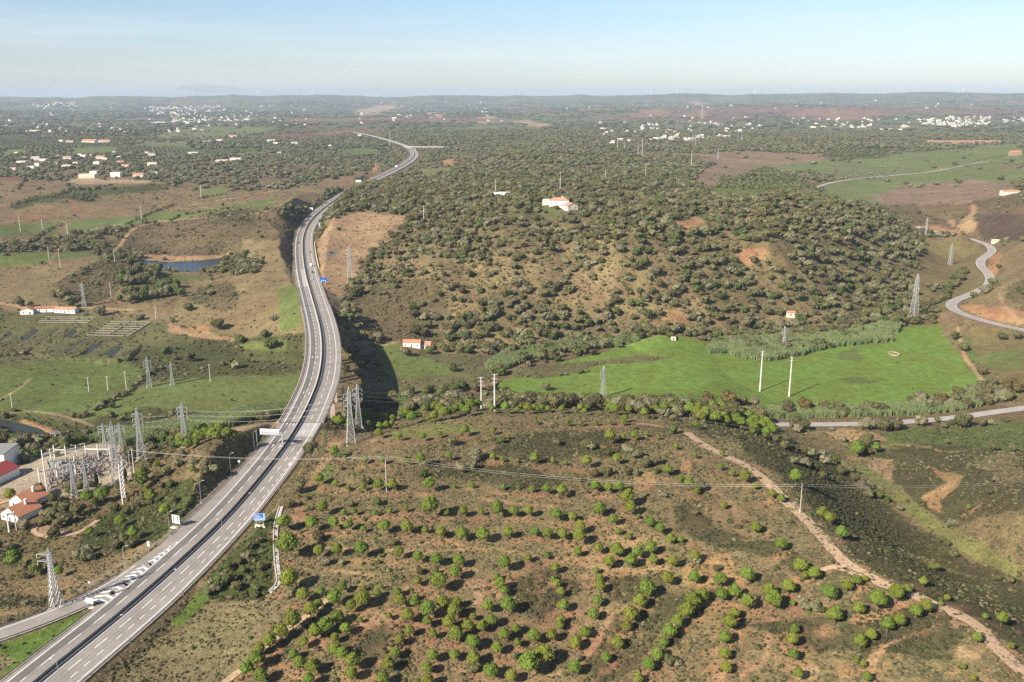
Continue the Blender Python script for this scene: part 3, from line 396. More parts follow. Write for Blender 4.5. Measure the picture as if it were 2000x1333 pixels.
# ------------------------------------------------------------ where the trees stand (crown centres read off the photograph)
ZM = dict(A=(540, 820, 4.762), B=(520, 1060, 4.883), C=(800, 1060, 4.883), D=(380, 1040, 4.55), E=(1080, 1060, 4.883), G=(960, 820, 4.762), H=(1180, 780, 4.762), I=(1360, 1060, 4.881), J=(1580, 1040, 4.55), K=(1580, 780, 4.762), M=(0, 860, 4.9375), R=(1500, 480, 3.92), Q=(1000, 480, 3.92), T=(0, 480, 3.92), V=(500, 480, 3.92))
PINES = dict(
A='310,540,90 632,348,48 952,128,80 1142,150,75 1362,150,75 1520,128,60 1755,105,80 822,370,70 988,370,75 1225,385,65 1342,372,95 1605,335,75 398,548,95 552,588,75 665,632,60 808,622,70 952,605,100 1080,608,95 1420,605,110 1648,618,45 1815,605,60 295,815,50 432,825,110 622,860,65 725,850,75 920,860,65 1055,840,65 1200,822,65 1432,825,155 1582,858,75 1735,852,90 1905,855,65 68,950,135 335,965,120 535,970,100 672,982,90 810,1012,70 1005,995,115 1215,995,115 1385,1018,75 1532,1045,100 1728,1055,125 1920,1070,130 110,1185,195 400,1230,100 565,1215,105 795,1210,130 1140,1240,95',
B='1085,125,40 1262,115,100 1450,140,100 225,350,180 355,495,130 525,465,80 725,435,95 655,530,140 930,425,65 1090,415,65 1060,480,80 920,535,150 1250,465,85 1280,555,120 1445,370,80 430,650,130 500,600,90 812,615,100 680,710,130 260,755,160 568,785,155 475,850,130 145,850,140 760,820,110 895,730,65 1172,695,75 35,950,130 355,955,100 655,915,85 265,1065,90 660,1015,130 730,1065,115 320,1150,120 440,1180,130 825,1140,140 815,1250,120 410,1310,110 1370,850,90 1275,935,95 1230,1050,105 1165,1165,125 1115,1300,120 1355,700,130',
D='560,1120,150 470,1210,120 590,1270,130 580,1040,100',
C='88,140,100 258,155,120 470,180,110 440,285,120 280,390,150 60,510,70 55,575,100 15,690,100 175,650,145 170,760,95 320,580,130 450,580,90 430,660,130 380,770,130 225,880,80 445,880,145 560,790,120 605,700,80 685,810,100 780,740,120 745,610,110 940,605,140 905,210,120 830,320,75 860,400,110 905,460,90 1125,145,80 1310,125,65 1390,250,85 1370,340,65 1400,390,85 1445,480,80 905,880,120 1010,820,100 605,940,145 1180,890,130 1355,890,110 835,1010,110 1030,960,80 430,1070,105 220,1080,110 610,1110,130 170,1190,110 780,1215,145 1130,1170,190 1280,1060,185 970,1270,120 170,1320,120 1430,790,90',
E='235,95,80 430,65,90 605,70,130 810,100,105 930,45,125 740,180,120 955,175,90 535,195,110 1145,190,100 1350,120,110 100,600,110 75,745,80 410,258,75 440,340,85 450,430,105 425,560,105 385,690,110 350,810,50 305,860,110 215,960,125 505,1095,100 205,1200,130 890,455,155 825,560,140 740,700,150 700,790,110 615,950,125 1090,345,120 1340,345,110 1420,500,130 1330,570,150 1265,660,145 1180,755,120 1105,860,135 1055,950,100 990,1070,130 910,1160,130 810,1295,100',
G='410,15,55 705,25,65 830,30,55 965,25,55 1095,15,60 1220,20,60 10,100,70 150,155,55 1100,165,105 1220,160,65 1325,145,80 1440,130,50 1555,160,50 1715,245,60 1890,325,65 10,340,70 102,365,60 240,380,45 400,365,85 570,380,50 685,398,55 882,400,90 1165,370,80 1635,470,95 1760,540,70 1835,585,90 1905,660,70 108,625,60 248,625,50 378,640,65 512,650,85 652,660,95 965,620,95 1085,640,85 1185,620,100 1260,735,130 1290,830,110 1000,835,120 1130,935,90 1475,955,90 1565,1025,90 1660,1105,90 1755,1110,70 1180,1030,75 1275,1085,70 1365,895,50 50,845,120 205,850,95 345,850,90 600,880,110 755,900,85 155,1045,100 400,1040,90 520,1060,100 660,1070,90 820,1010,100 815,1100,120',
H='1080,625,70 1185,688,65 1305,720,100 1405,805,65 1110,980,75 1405,1190,105 1560,885,80 1640,920,80 1775,725,120 1095,505,55 850,230,70 370,135,80 190,170,75 50,205,70',
I='985,230,140 1115,300,120 1025,320,80 475,325,130 225,350,130 235,490,120 360,480,120 480,580,130 680,460,130 720,560,160 870,420,130 915,570,65 1265,470,150 1430,410,110 1525,370,90 360,680,100 315,770,140 270,910,120 265,1060,115 280,1190,115 930,830,85 905,935,115 915,1070,105 965,1260,100 1310,700,140 800,30,110',
J='490,405,70 435,680,110 600,605,160 765,545,135 865,505,80 1010,435,80 1222,575,65 1165,630,55 1560,740,60 1705,770,95 940,705,110 1035,665,105 795,785,110 690,820,120 545,905,105 445,970,120 420,1135,60 480,1160,70 510,1280,90 1485,940,85 1785,1000,70 1365,1190,60 1455,1285,65',
K='115,1055,110 185,1105,100 295,1250,105 440,465,120 620,455,80 1480,1000,60',
M='1385,335,120 1385,400,110 1410,470,80 1440,510,80 1465,555,110 850,550,120 1000,520,130 1595,675,110 870,890,85 1165,780,100 1195,840,60 1290,895,110 145,1160,150 575,1270,90 1515,230,80 1860,275,80 1855,395,50 105,530,110')
OAKS = dict(
A='210,612,150 130,770,105 850,560,110 290,725,50 1640,200,110 1850,325,150 1730,440,130 1800,420,120 1360,500,100 945,760,100 690,770,100 390,1080,130 1090,1130,100 600,445,60 860,100,50',
B='230,470,110 560,180,110 720,180,80 1240,560,60', C='240,280,90 100,270,100 610,1190,120 1000,1080,90 640,1000,70', E='1120,1130,150 1180,1140,110 240,1100,90 1380,170,90', D='440,330,90 250,420,150 380,470,130 330,400,110 560,490,90 590,300,100 540,560,80 180,480,120 120,520,100 450,200,90 620,380,60 300,300,90 400,250,100 480,120,90 580,60,80',
G='610,205,95 880,220,130 930,240,100 1270,270,130 1350,300,140 1090,300,95 90,190,80 960,490,110 1080,480,110 1430,400,110 1520,380,110 1270,480,100 1340,490,80 1420,700,60 1600,690,90 1690,90,110 1540,470,70 830,550,80 700,690,90 1320,70,60 1880,860,80',
I='190,240,90 1040,590,130 1130,600,130 1020,550,100 1180,640,80', J='1110,290,110 50,620,110 30,660,90 1180,60,80 1230,100,80 1290,190,90 1660,400,90 1780,420,100', K='30,490,90 120,500,100 160,560,110 250,560,100 60,620,110 120,690,100 330,610,90 390,650,110 300,660,110 420,730,110 480,800,120 560,790,100 560,870,120 640,880,100 720,930,80 1120,450,60 1720,440,110 1270,390,70 1900,450,100 1660,860,90 1740,740,90 1310,1140,110 1050,200,120 520,230,110 700,220,90 760,240,90 1190,190,70 1410,200,160 1340,210,90 1600,220,90 1700,210,80 850,1010,70',
M='660,420,150 700,480,120 520,560,120 620,620,150 500,700,150 650,740,160 760,660,160 560,800,120 420,690,90 350,610,70 220,800,140 100,820,90 920,600,90 780,420,110 880,420,90 1340,580,150 1420,590,100 1600,300,130 1720,220,110 1870,200,110 1460,190,90 1650,420,120 1670,570,120 1110,640,120 1220,680,110 1110,1000,130 1200,960,130 1300,970,120 850,1050,120 880,1120,110 40,1070,140 110,1050,100 350,1220,180 300,1180,100 240,1310,80 390,790,90 1400,300,80 1530,330,100 1750,130,110 180,100,130 240,150,130 300,80,130 380,120,120 60,60,90 1250,1000,110 1690,1290,0 1240,180,90 1500,140,90 1560,430,90 540,120,90 980,130,80 1080,110,80',
H='640,310,110 1450,170,120 1100,560,0 1240,340,60 1000,390,0 640,160,90 1760,230,100 1670,430,90 1750,450,90 1840,480,100 1920,520,110 1870,580,110 1760,560,90 1980,600,100 1280,250,80 1380,290,80 1500,330,90 1600,370,90 1700,360,90 1560,230,60',
Q='255,1080,75 1500,1200,140 1660,1190,150 1350,550,60 1440,555,70 560,400,45 650,500,50 740,440,70', R='280,1240,120 1330,1190,105 440,1180,0 910,500,110 970,570,110 1060,500,90 1230,300,60 1290,310,60 1260,330,60 1430,690,70 1500,770,100 1790,690,80 1910,690,80 1630,960,80 1720,1040,80 1830,1060,120 1900,1080,110 1660,1100,80 1000,590,90 880,570,90',
T='860,1220,60 790,1190,55 1470,1200,0 250,800,0 1440,465,90 500,370,130 560,420,120 1670,600,110 1650,400,0 150,430,80 220,440,70 760,500,90 1850,720,90 110,1255,45 560,1290,70 1200,1310,50 1030,200,120 1100,240,130 1150,200,90 1000,260,100 1180,370,90 1240,350,110 1320,330,110 1380,360,80 960,350,80 1050,380,80 1460,850,90 980,860,60 1770,1180,30',
V='835,820,95 1150,810,90 130,555,60 70,670,90 120,740,110 1500,930,90 930,900,80 960,960,70 900,1150,90 1060,1160,110 1150,1150,110 1230,1190,110 1300,1170,110 1390,1180,90 1410,1120,90 940,1150,80 1220,640,110 1270,660,90 1300,600,90 1210,520,90 1290,540,80 1000,710,50 1380,540,90 1200,470,70 1330,800,80 1450,780,90 1560,790,80')
def conv(dic, clip=None):
    o = []
    for k, s in dic.items():
        ox, oy, sc = ZM[k]
        for t in s.split():
            a, b, d = map(float, t.split(',')); 
            if d > 0: o.append((ox + a / sc, oy + b / sc, d / sc))
    return np.array(o)
def dedupe(a, k=.45):
    keep = []
    for r in a:
        if all((r[0] - q[0]) ** 2 + ((r[1] - q[1]) * 1.3) ** 2 > (k * (r[2] + q[2]) / 2) ** 2 for q in keep): keep.append(r)
    return np.array(keep)
PN = conv(PINES); PN[:, :][np.isclose(PN[:, 0], 540 + 310 / 4.762)] = PN[:, :][np.isclose(PN[:, 0], 540 + 310 / 4.762)]
PN[0] = (540 + 540 / 4.762, 820 + 310 / 4.762, 90 / 4.762)
PN = dedupe(PN); OK_ = dedupe(conv(OAKS))
# pines of the two belts along the brow of the hill
def belt(poly, n, d0, d1, seed):
    r = np.random.default_rng(seed); a = np.array(poly); o = []
    while len(o) < n:
        q = (r.uniform(a[:, 0].min(), a[:, 0].max()), r.uniform(a[:, 1].min(), a[:, 1].max()))
        if polydist(np.array([q[0]]), np.array([q[1]]), poly)[0] < 0: o.append((*q, r.uniform(d0, d1)))
    return o
B1 = belt(L2('1335,798 1400,796 1470,812 1515,832 1535,846 1500,846 1440,830 1380,820 1340,812'), 60, 16, 22, 1)
B2 = belt(L2('640,812 690,808 760,812 800,800 860,794 950,786 1000,796 900,806 820,822 740,832 660,830'), 60, 13, 19, 2)
B3 = belt(L2('1000,792 1200,784 1330,796 1340,806 1200,804 1000,803'), 55, 12, 17, 3)
B4 = belt(L2('330,868 380,842 420,836 470,846 440,856 400,852 370,872'), 22, 15, 21, 4)
BELT = dedupe(np.array(B1 + B2 + B3 + B4), .55)
def trunks(a, k=.72):
    w = at(a[:, 0], a[:, 1] + k * a[:, 2]); _, _, dep = proj(w[:, 0], w[:, 1], w[:, 2])
    return np.c_[w, a[:, 2] * dep / F, a]
PT = trunks(PN); OT = trunks(OK_, .42); BT = trunks(BELT)

# ------------------------------------------------------------ the ground itself
fx_, fy_, fz_ = gx.ravel(), gy.ravel(), GZ.ravel()
LC = land(fx_, fy_, fz_)
near = (np.hypot(fx_, fy_) < 620) & (fx_ > -120)
halo = np.zeros(len(fx_)); ni = np.where(near)[0]; hx, hy = fx_[ni], fy_[ni]; hv = np.zeros(len(ni))
for r in PT:
    if r[0] < -118: continue
    m = (np.abs(hx - r[0]) < 9) & (np.abs(hy - r[1]) < 7)
    hv[m] = np.maximum(hv[m], sstep(1.25, .35, np.hypot((hx[m] - r[0]) / 7.5, (hy[m] - r[1] + 1) / 3.4)))
hv *= sstep(.36, .56, fbm(hx, hy, 7, 3, 61)) * .85; halo[ni] = hv
LC[:, :3] = LC[:, :3] * (1 - halo[:, None]) + np.array([.37, .225, .135]) * halo[:, None]; LC[:, 6] *= 1 - halo * .8
LC[:, :3] *= np.array([.78, .75, .64])
ca = me.color_attributes.new('cover', 'FLOAT_COLOR', 'POINT'); ca.data.foreach_set('color', np.c_[LC[:, :3], np.ones(len(LC))].astype(np.float32).ravel())
ma = me.attributes.new('mottle', 'FLOAT', 'POINT'); ma.data.foreach_set('value', LC[:, 6].astype(np.float32))
me.materials.append(ground_mat())
ground = bpy.data.objects.new('ground', me); COL.objects.link(ground); ground['kind'] = 'structure'

# ------------------------------------------------------------ builders
class MB:
    def __init__(s): s.v = []; s.f = []
    def add(s, v, f): o = len(s.v); s.v += [tuple(map(float, q)) for q in v]; s.f += [tuple(i + o for i in q) for q in f]; return s
    def box(s, x0, y0, z0, x1, y1, z1):
        return s.add([(x0, y0, z0), (x1, y0, z0), (x1, y1, z0), (x0, y1, z0), (x0, y0, z1), (x1, y0, z1), (x1, y1, z1), (x0, y1, z1)],
                     [(0, 3, 2, 1), (4, 5, 6, 7), (0, 1, 5, 4), (1, 2, 6, 5), (2, 3, 7, 6), (3, 0, 4, 7)])
    def bar(s, a, b, w, n=4, w2=None):
        a, b = np.array(a, float), np.array(b, float); d = b - a; l = np.linalg.norm(d); d = d / max(l, 1e-9); w2 = w if w2 is None else w2
        u = np.cross(d, (0, 0, 1)); 
        if np.linalg.norm(u) < 1e-3: u = np.array([1., 0, 0])
        u /= np.linalg.norm(u); q = np.cross(d, u); V = []
        for c, ww in ((a, w), (b, w2)):
            for i in range(n): t = 2 * math.pi * (i + .5) / n; V.append(c + (u * math.cos(t) + q * math.sin(t)) * ww / 2 * (1.414 if n == 4 else 1))
        return s.add(V, [(i, (i + 1) % n, n + (i + 1) % n, n + i) for i in range(n)] + [tuple(range(n))[::-1], tuple(range(n, 2 * n))])
    def wire(s, a, b, r, sag, n=14):
        a, b = np.array(a, float), np.array(b, float); P_ = []
        for i in range(n + 1):
            t = i / n; p = a + (b - a) * t; p[2] -= sag * 4 * t * (1 - t); P_.append(p)
        for p, q in zip(P_[:-1], P_[1:]): s.bar(p, q, r, 3)
        return s
    def obj(s, name, m, parent=None, smooth=False):
        me = bpy.data.meshes.new(name); me.from_pydata(s.v, [], s.f); me.materials.append(m)
        if smooth: me.polygons.foreach_set('use_smooth', [True] * len(me.polygons))
        o = bpy.data.objects.new(name, me); COL.objects.link(o); o.parent = parent; return o
def tag(o, label, cat, group=None, kind=None):
    if label: o['label'] = label
    if cat: o['category'] = cat
    if group: o['group'] = group
    if kind: o['kind'] = kind
    return o
def thing(name, label, cat, loc=(0, 0, 0), rz=0, group=None):
    o = bpy.data.objects.new(name, None); COL.objects.link(o); o.location = loc; o.rotation_euler = (0, 0, rz); return tag(o, label, cat, group)
def kids(o): return o.children
def dup(root, loc, rz=0, label=None, scale=None, group=None):
    r = root.copy(); COL.objects.link(r); r.location = loc; r.rotation_euler = (0, 0, rz)
    if scale: r.scale = scale
    if label: r['label'] = label
    if group: r['group'] = group
    for ch in list(kids(root)):
        c = ch.copy(); COL.objects.link(c); c.parent = r
        for g in list(kids(ch)):
            d = g.copy(); COL.objects.link(d); d.parent = c
    return r
def strip(line, o0, o1, dz, nn=1, thick=0, drape=None):
    """a ribbon beside a line: offsets o0..o1 metres to its right"""
    L_ = np.asarray(line); t = np.gradient(L_[:, :2], axis=0); t /= np.hypot(t[:, 0], t[:, 1])[:, None] + 1e-9; nrm = np.stack([t[:, 1], -t[:, 0]], 1)
    o0 = np.broadcast_to(o0, len(L_)); o1 = np.broadcast_to(o1, len(L_)); V = []
    for k in range(nn + 1):
        o = o0 + (o1 - o0) * k / nn; xy = L_[:, :2] + nrm * o[:, None]
        z = (Hh(xy[:, 0], xy[:, 1]) if drape else L_[:, 2]) + dz; V.append(np.c_[xy, z])
    V = np.stack(V, 1); n_ = len(L_); idx = np.arange(n_ * (nn + 1)).reshape(n_, nn + 1)
    f = np.stack([idx[:-1, :-1], idx[:-1, 1:], idx[1:, 1:], idx[1:, :-1]], -1).reshape(-1, 4)
    return V.reshape(-1, 3), f
def ribbon(name, line, o0, o1, dz, m, nn=1, drape=None, parent=None, kind='structure'):
    v, f = strip(line, o0, o1, dz, nn, drape=drape); me = raw_mesh(name, v, f); me.materials.append(m)
    o = bpy.data.objects.new(name, me); COL.objects.link(o); o.parent = parent
    if kind and parent is None: o['kind'] = kind
    return o
def wall_along(mb, line, off, w, z0, z1):
    """a solid long box following a line"""
    a, _ = strip(line, off - w / 2, off + w / 2, 0); a = a.reshape(-1, 2, 3); n_ = len(a); V = []
    for l, r in a: V += [(l[0], l[1], l[2] + z0), (r[0], r[1], r[2] + z0), (r[0], r[1], r[2] + z1), (l[0], l[1], l[2] + z1)]
    Fc = [(3, 2, 1, 0), tuple(4 * (n_ - 1) + k for k in (0, 1, 2, 3))]
    for i in range(n_ - 1):
        for k in range(4): Fc.append((4 * i + k, 4 * i + (k + 1) % 4, 4 * i + 4 + (k + 1) % 4, 4 * i + 4 + k))
    mb.add(V, Fc)
# ------------------------------------------------------------ materials in use
def road_mat(name, c, c2=None):
    m, nt, b = nodes(name); N, Lk = nt.nodes, nt.links; b.inputs['Roughness'].default_value = .85
    g = N.new('ShaderNodeNewGeometry'); z = N.new('ShaderNodeTexNoise'); z.inputs['Scale'].default_value = .09; z.inputs['Detail'].default_value = 7; z.inputs['Roughness'].default_value = .7
    z2 = N.new('ShaderNodeTexNoise'); z2.inputs['Scale'].default_value = 1.4; z2.inputs['Detail'].default_value = 5
    Lk.new(g.outputs['Position'], z.inputs['Vector']); Lk.new(g.outputs['Position'], z2.inputs['Vector'])
    r = N.new('ShaderNodeValToRGB'); r.color_ramp.elements[0].position = .36; r.color_ramp.elements[1].position = .66
    r.color_ramp.elements[0].color = (*[q * .84 for q in c], 1); r.color_ramp.elements[1].color = (*[q * 1.14 for q in (c2 or c)], 1); Lk.new(z.outputs[0], r.inputs[0])
    h = N.new('ShaderNodeHueSaturation'); mr = N.new('ShaderNodeMapRange'); mr.inputs[1].default_value = .3; mr.inputs[2].default_value = .7; mr.inputs[3].default_value = .93; mr.inputs[4].default_value = 1.07
    Lk.new(z2.outputs[0], mr.inputs[0]); Lk.new(mr.outputs[0], h.inputs['Value']); Lk.new(r.outputs[0], h.inputs['Color']); Lk.new(h.outputs[0], b.inputs['Base Color']); MATS[name] = m; return m
ASPH = road_mat('asphalt_light', (.285, .255, .225)); ASPD = road_mat('asphalt_dark', (.16, .15, .14)); ASPM = road_mat('asphalt_shoulder', (.275, .245, .215)); ASPB = road_mat('asphalt_bridge', (.29, .255, .235)); CRD = road_mat('country_road', (.33, .30, .275)); NEWC = road_mat('approach_slab', (.41, .38, .35))
LINE = mat('road_paint', (.80, .80, .78), .7, var=.1, scale=1); MEDM = mat('median_soil', (.09, .085, .075), .95, var=.3, scale=.5); CONC = mat('concrete', (.48, .44, .40), .85, var=.18, scale=.4); CONP = mat('pink_concrete', (.46, .36, .31), .85, var=.15, scale=.3)
GALV = mat('galvanised_steel', (.55, .56, .56), .45, .55, var=.1, scale=1); GALD = mat('guardrail_steel', (.24, .235, .23), .5, .5, var=.2, scale=1); WOOD = mat('weathered_pole', (.50, .45, .38), .8, var=.15, scale=3); CPOL = mat('concrete_pole', (.62, .60, .56), .8, var=.08, scale=1)
WHITE = mat('white_wash', (.80, .78, .74), .8, var=.06, scale=.8); CREAM = mat('cream_wash', (.70, .62, .50), .85, var=.08, scale=.8); TILE = mat('orange_tiles', (.48, .21, .115), .8, var=.25, scale=2.5, bump=.05); TILD = mat('old_tiles', (.42, .24, .15), .85, var=.35, scale=1.5, bump=.05); TILR = mat('red_sheet_roof', (.25, .045, .045), .75, var=.12, scale=1.2); GREYR = mat('grey_sheet_roof', (.24, .24, .23), .85, var=.12, scale=.8)
DARKW = mat('dark_window', (.03, .035, .04), .25, spec=.6); BARK = mat('bark', (.19, .14, .10), .95, var=.3, scale=6); METW = mat('white_panel', (.82, .84, .86), .5, var=.04); BLUE = mat('blue_sign', (.02, .12, .50), .5, var=.05); BLACK = mat('black_rubber', (.02, .02, .02), .8); WIRE = mat('aluminium_wire', (.62, .60, .54), .5, .3)
WATER, _nt, _b = nodes('water'); _b.inputs['Base Color'].default_value = (.02, .035, .045, 1); _b.inputs['Roughness'].default_value = .25; _b.inputs['Specular IOR Level'].default_value = .14
_z = _nt.nodes.new('ShaderNodeTexNoise'); _z.inputs['Scale'].default_value = .8; _bp = _nt.nodes.new('ShaderNodeBump'); _bp.inputs['Distance'].default_value = .06; _nt.links.new(_z.outputs[0], _bp.inputs['Height']); _nt.links.new(_bp.outputs[0], _b.inputs['Normal'])

# ------------------------------------------------------------ motorway
st = 2
M1 = MW[::1]
def off_line(o, i0=0, i1=None):
    q = MW[i0:i1]; o = np.broadcast_to(o, len(MW))[i0:i1]; return np.c_[q[:, :2] + MWn[i0:i1] * o[:, None], q[:, 2]]
wl_, wr_ = hwL(MW[:, 1]), hwR(MW[:, 1])
ribbon('motorway_left_carriageway', MW, -wl_, np.full(len(MW), -1.1), 0, ASPM, 4); ribbon('motorway_right_carriageway', MW, 1.1, wr_, 0, ASPH, 4)
ribbon('motorway_climbing_lane', MW, -8.35, -5.35, .006, ASPD, 1); ribbon('median_strip', MW, -1.1, 1.1, -.12, MEDM, 1)
k0, k1 = int(np.argmin(np.abs(MW[:, 1] - 835))), int(np.argmin(np.abs(MW[:, 1] - 925)))
for o0, o1 in ((-wl_, -8.6), (-5.3, -1.75)): ribbon('approach_pavement', MW[k0:k1], np.broadcast_to(o0, len(MW))[k0:k1], np.broadcast_to(o1, len(MW))[k0:k1], .008, NEWC, 1)
k2, k3 = int(np.argmin(np.abs(MW[:, 1] - 446))), int(np.argmin(np.abs(MW[:, 1] - 470)))
ribbon('approach_pavement', MW[k2:k3], 1.8, 11.0, .008, NEWC, 1)
def joined(name, parts, m):
    V, Fc, o = [], [], 0
    for v, f in parts: V.append(v); Fc.append(f + o); o += len(v)
    me = raw_mesh(name, np.concatenate(V), np.concatenate(Fc)); me.materials.append(m); ob = bpy.data.objects.new(name, me); COL.objects.link(ob); ob['kind'] = 'structure'; return ob
def dashes(o, s0, s1, ln, gap, w=.26, dz=.012):
    out = []; s = s0; oo = np.broadcast_to(o, len(MW))
    while s < s1:
        i, j = np.searchsorted(MWs, s), np.searchsorted(MWs, s + ln)
        if j < len(MW) and j > i + 0:
            j = max(j, i + 1); out.append(strip(np.c_[MW[i:j + 1]], oo[i:j + 1] - w / 2, oo[i:j + 1] + w / 2, dz))
        s += ln + gap
    return out
sy = lambda y: float(MWs[int(np.argmin(np.abs(MW[:, 1] - y) + (MW[:, 1] > 3000) * 0))])
oR = np.interp(MW[:, 1], [290, 320, 345, 400, 430], [11.3, 10.4, 9.6, 9.0, 8.4])
iR = int(np.argmin(np.abs(MW[:, 1] - 296)))
lines = [strip(MW, -1.75, -1.45, .012), strip(MW, 1.45, 1.75, .012), strip(MW, -9.05, -8.75, .012)[0:2], strip(MW, oR, oR + .3, .012)]
joined('road_markings', lines + dashes(-5.1, 0, MWs[-1] - 30, 5, 7) + dashes(4.7, 0, MWs[-1] - 30, 5, 7) + dashes(8.0, 0, sy(425), 3, 3.4), LINE)
TYRE = road_mat('tyre_worn_asphalt', (.245, .22, .195)); TYRM = road_mat('tyre_worn_lane', (.14, .13, .12))
for o0 in (2.3, 3.9, 5.7, 7.3, -2.5, -4.2): ribbon('worn_wheel_track', MW, o0 - .32, o0 + .32, .007, TYRE, 1)
for o0 in (-6.2, -7.6): ribbon('worn_wheel_track', MW, o0 - .32, o0 + .32, .010, TYRM, 1)
# slip road, its lines and the hatched gore
ribbon('slip_road', RAMP, -4.6, 4.6, -.02, ASPH, 4)
ga, gb = int(np.argmin(np.abs(MW[:, 1] - 281))), int(np.argmin(np.abs(MW[:, 1] - 336)))
gq = MW[ga:gb]; gd, _, _ = linenear(gq[:, 0], gq[:, 1], RAMP); ribbon('gore_pavement', gq, -np.maximum(gd, 9.5), -9.0, -.035, ASPH, 3)
RA = RAMP[:, :3]
fin = int(np.argmin(np.abs(RAMP[:, 0] + 141)))
joined('slip_road_markings', [strip(RAMP[:-8], -3.4, -3.1, .02), strip(RAMP[:fin], 3.1, 3.4, .02)], LINE)
gore = MB(); lw = []
for k in range(19):
    t = k / 18; y = 282 + t * 44; i = int(np.argmin(np.abs(MW[:, 1] - y))); p = MW[i]; nn_, tt = MWn[i], MWt[i]
    wdt = 6.4 * (1 - t) + .7; a = p[:2] - nn_ * 9.2
    c = a - nn_ * wdt * .5 + tt * 1.3; e = a - nn_ * wdt
    for q0, q1 in ((a, c), (c, e + tt * -.4)):
        gore.add([(*q0, 32.02), (*(q0 + tt * 1.15), 32.02), (*(q1 + tt * 1.15), 32.02), (*q1, 32.02)], [(0, 3, 2, 1)])
go = gore.obj('gore_hatching', LINE); go['kind'] = 'structure'
# lane arrows
ar = MB()
for (u, v) in ((610, 700), (620, 700), (592, 770), (603, 772), (558, 832), (571, 834), (530, 875), (544, 876)):
    x, y = atz(u, v, 32); i = int(np.argmin(np.hypot(MW[:, 0] - x, MW[:, 1] - y))); tt, nn_ = MWt[i], MWn[i]; p = np.array([x, y])
    for l, w0, w1 in ((0, .12, .12), (3, .5, .02)):
        a0 = p + tt * l; a1 = p + tt * (l + (3 if l == 0 else 2)); ar.add([(*(a0 - nn_ * w0), 32.02), (*(a0 + nn_ * w0), 32.02), (*(a1 + nn_ * w1), 32.02), (*(a1 - nn_ * w1), 32.02)], [(0, 1, 2, 3)])
ao = ar.obj('lane_arrows', LINE); ao['kind'] = 'structure'
# ------------------------------------------------------------ barriers
def guard(name, label, line, off, cat='guardrail', group='steel guardrails along the motorway', step=6):
    t = thing(name, label, cat, group=group); L_ = line; t_ = np.gradient(L_[:, :2], axis=0); t_ /= np.hypot(t_[:, 0], t_[:, 1])[:, None]; nrm = np.stack([t_[:, 1], -t_[:, 0]], 1)
    o_ = np.broadcast_to(off, len(L_)); q = np.c_[L_[:, :2] + nrm * o_[:, None], L_[:, 2]]
    b = MB(); wall_along(b, q[::2], 0, .10, .45, .80); b.obj('rail', GALD, t)
    ps = MB(); Q_ = sorted([tuple(p) for p in q[::2]], key=lambda p: p[0] ** 2 + p[1] ** 2); first = None
    for k_, p in enumerate(Q_):
        if k_ >= 100: ps.box(p[0] - .07, p[1] - .07, p[2] - .5, p[0] + .07, p[1] + .07, p[2] + .7)
        elif first is None: d_ = MB(); d_.box(-.07, -.07, -.5, .07, .07, .7); first = d_.obj('post', GALD, t); first.location = p
        else: c_ = first.copy(); COL.objects.link(c_); c_.location = p
    if ps.v: ps.obj('posts_farther_off', GALD, t)['kind'] = 'stuff'
    return t
iF = int(np.argmin(np.abs(MW[:, 1] - 2300)))
ig0 = int(np.argmin(np.abs(MW[:, 1] - 282))); ig1 = int(np.argmin(np.abs(MW[:, 1] - 330)))
guard('guardrail', 'weathered steel guardrail on the left verge in the lower left corner, below the slip road', MW[:ig0], -wl_[:ig0] + .15)
guard('guardrail', 'weathered steel guardrail on the left verge between the slip road and the viaduct', MW[ig1:iA - 2], -wl_[ig1:iA - 2] + .15)
guard('guardrail', 'weathered steel guardrail on the right verge between the picture edge and the viaduct', MW[:iA - 2], wr_[:iA - 2] - .15)
guard('guardrail', 'weathered steel guardrail on the left verge beyond the viaduct', MW[iB + 2:iF], -wl_[iB + 2:iF] + .15)
guard('guardrail', 'weathered steel guardrail on the right verge beyond the viaduct', MW[iB + 2:iF], wr_[iB + 2:iF] - .15)
guard('guardrail', 'weathered steel guardrail on the outer side of the slip road', RAMP[:-10], -4.5)
guard('guardrail', 'weathered steel guardrail on the inner side of the slip road', RAMP[:fin - 2], 4.5)
for s, nm in ((-1, 'left'), (1, 'right')):
    b = MB(); wall_along(b, MW[::2], s * 1.0, .16, -.1, .82 if s < 0 else .62)
    tag(b.obj('median_barrier', CONC if s < 0 else GALD), f'long low barrier along the {nm} side of the dark median strip', 'barrier', 'median barriers of the motorway')
# ------------------------------------------------------------ viaduct
VI = MW[iA - 1:iB + 2]; via = thing('viaduct', 'long curved concrete viaduct carrying the motorway over the green valley', 'viaduct', tuple(map(float, VI[len(VI) // 2] * [1, 1, 0])))
vb = -np.array(via.location)
def vloc(mb): mb.v = [(a + vb[0], b + vb[1], c + vb[2]) for a, b, c in mb.v]; return mb
hl, hr = hwL(VI[:, 1]) + .5, hwR(VI[:, 1]) + .5
d = MB(); 
for o0, o1 in ((-12.3, -1.0), (1.0, 12.3)): wall_along(d, VI[::2], (o0 + o1) / 2, o1 - o0, -.55, -.03)
vloc(d).obj('deck', CONC, via)
for c in (-6.5, 6.5):
    d = MB(); wall_along(d, VI[::2], c, 5.6, -2.8, -.55); vloc(d).obj('box_girder', CONC, via)
for s, nm in ((-1, 'left'), (1, 'right')):
    d = MB(); wall_along(d, VI[::2], s * 12.05, .5, -.9, .35); p = vloc(d).obj('parapet', CONP, via)
    d = MB(); wall_along(d, VI[::2], s * 11.55, .12, .55, .85); vloc(d).obj('rail', GALD, p)
sv = np.linspace(0, len(VI) - 1, 8).astype(int)[1:-1]
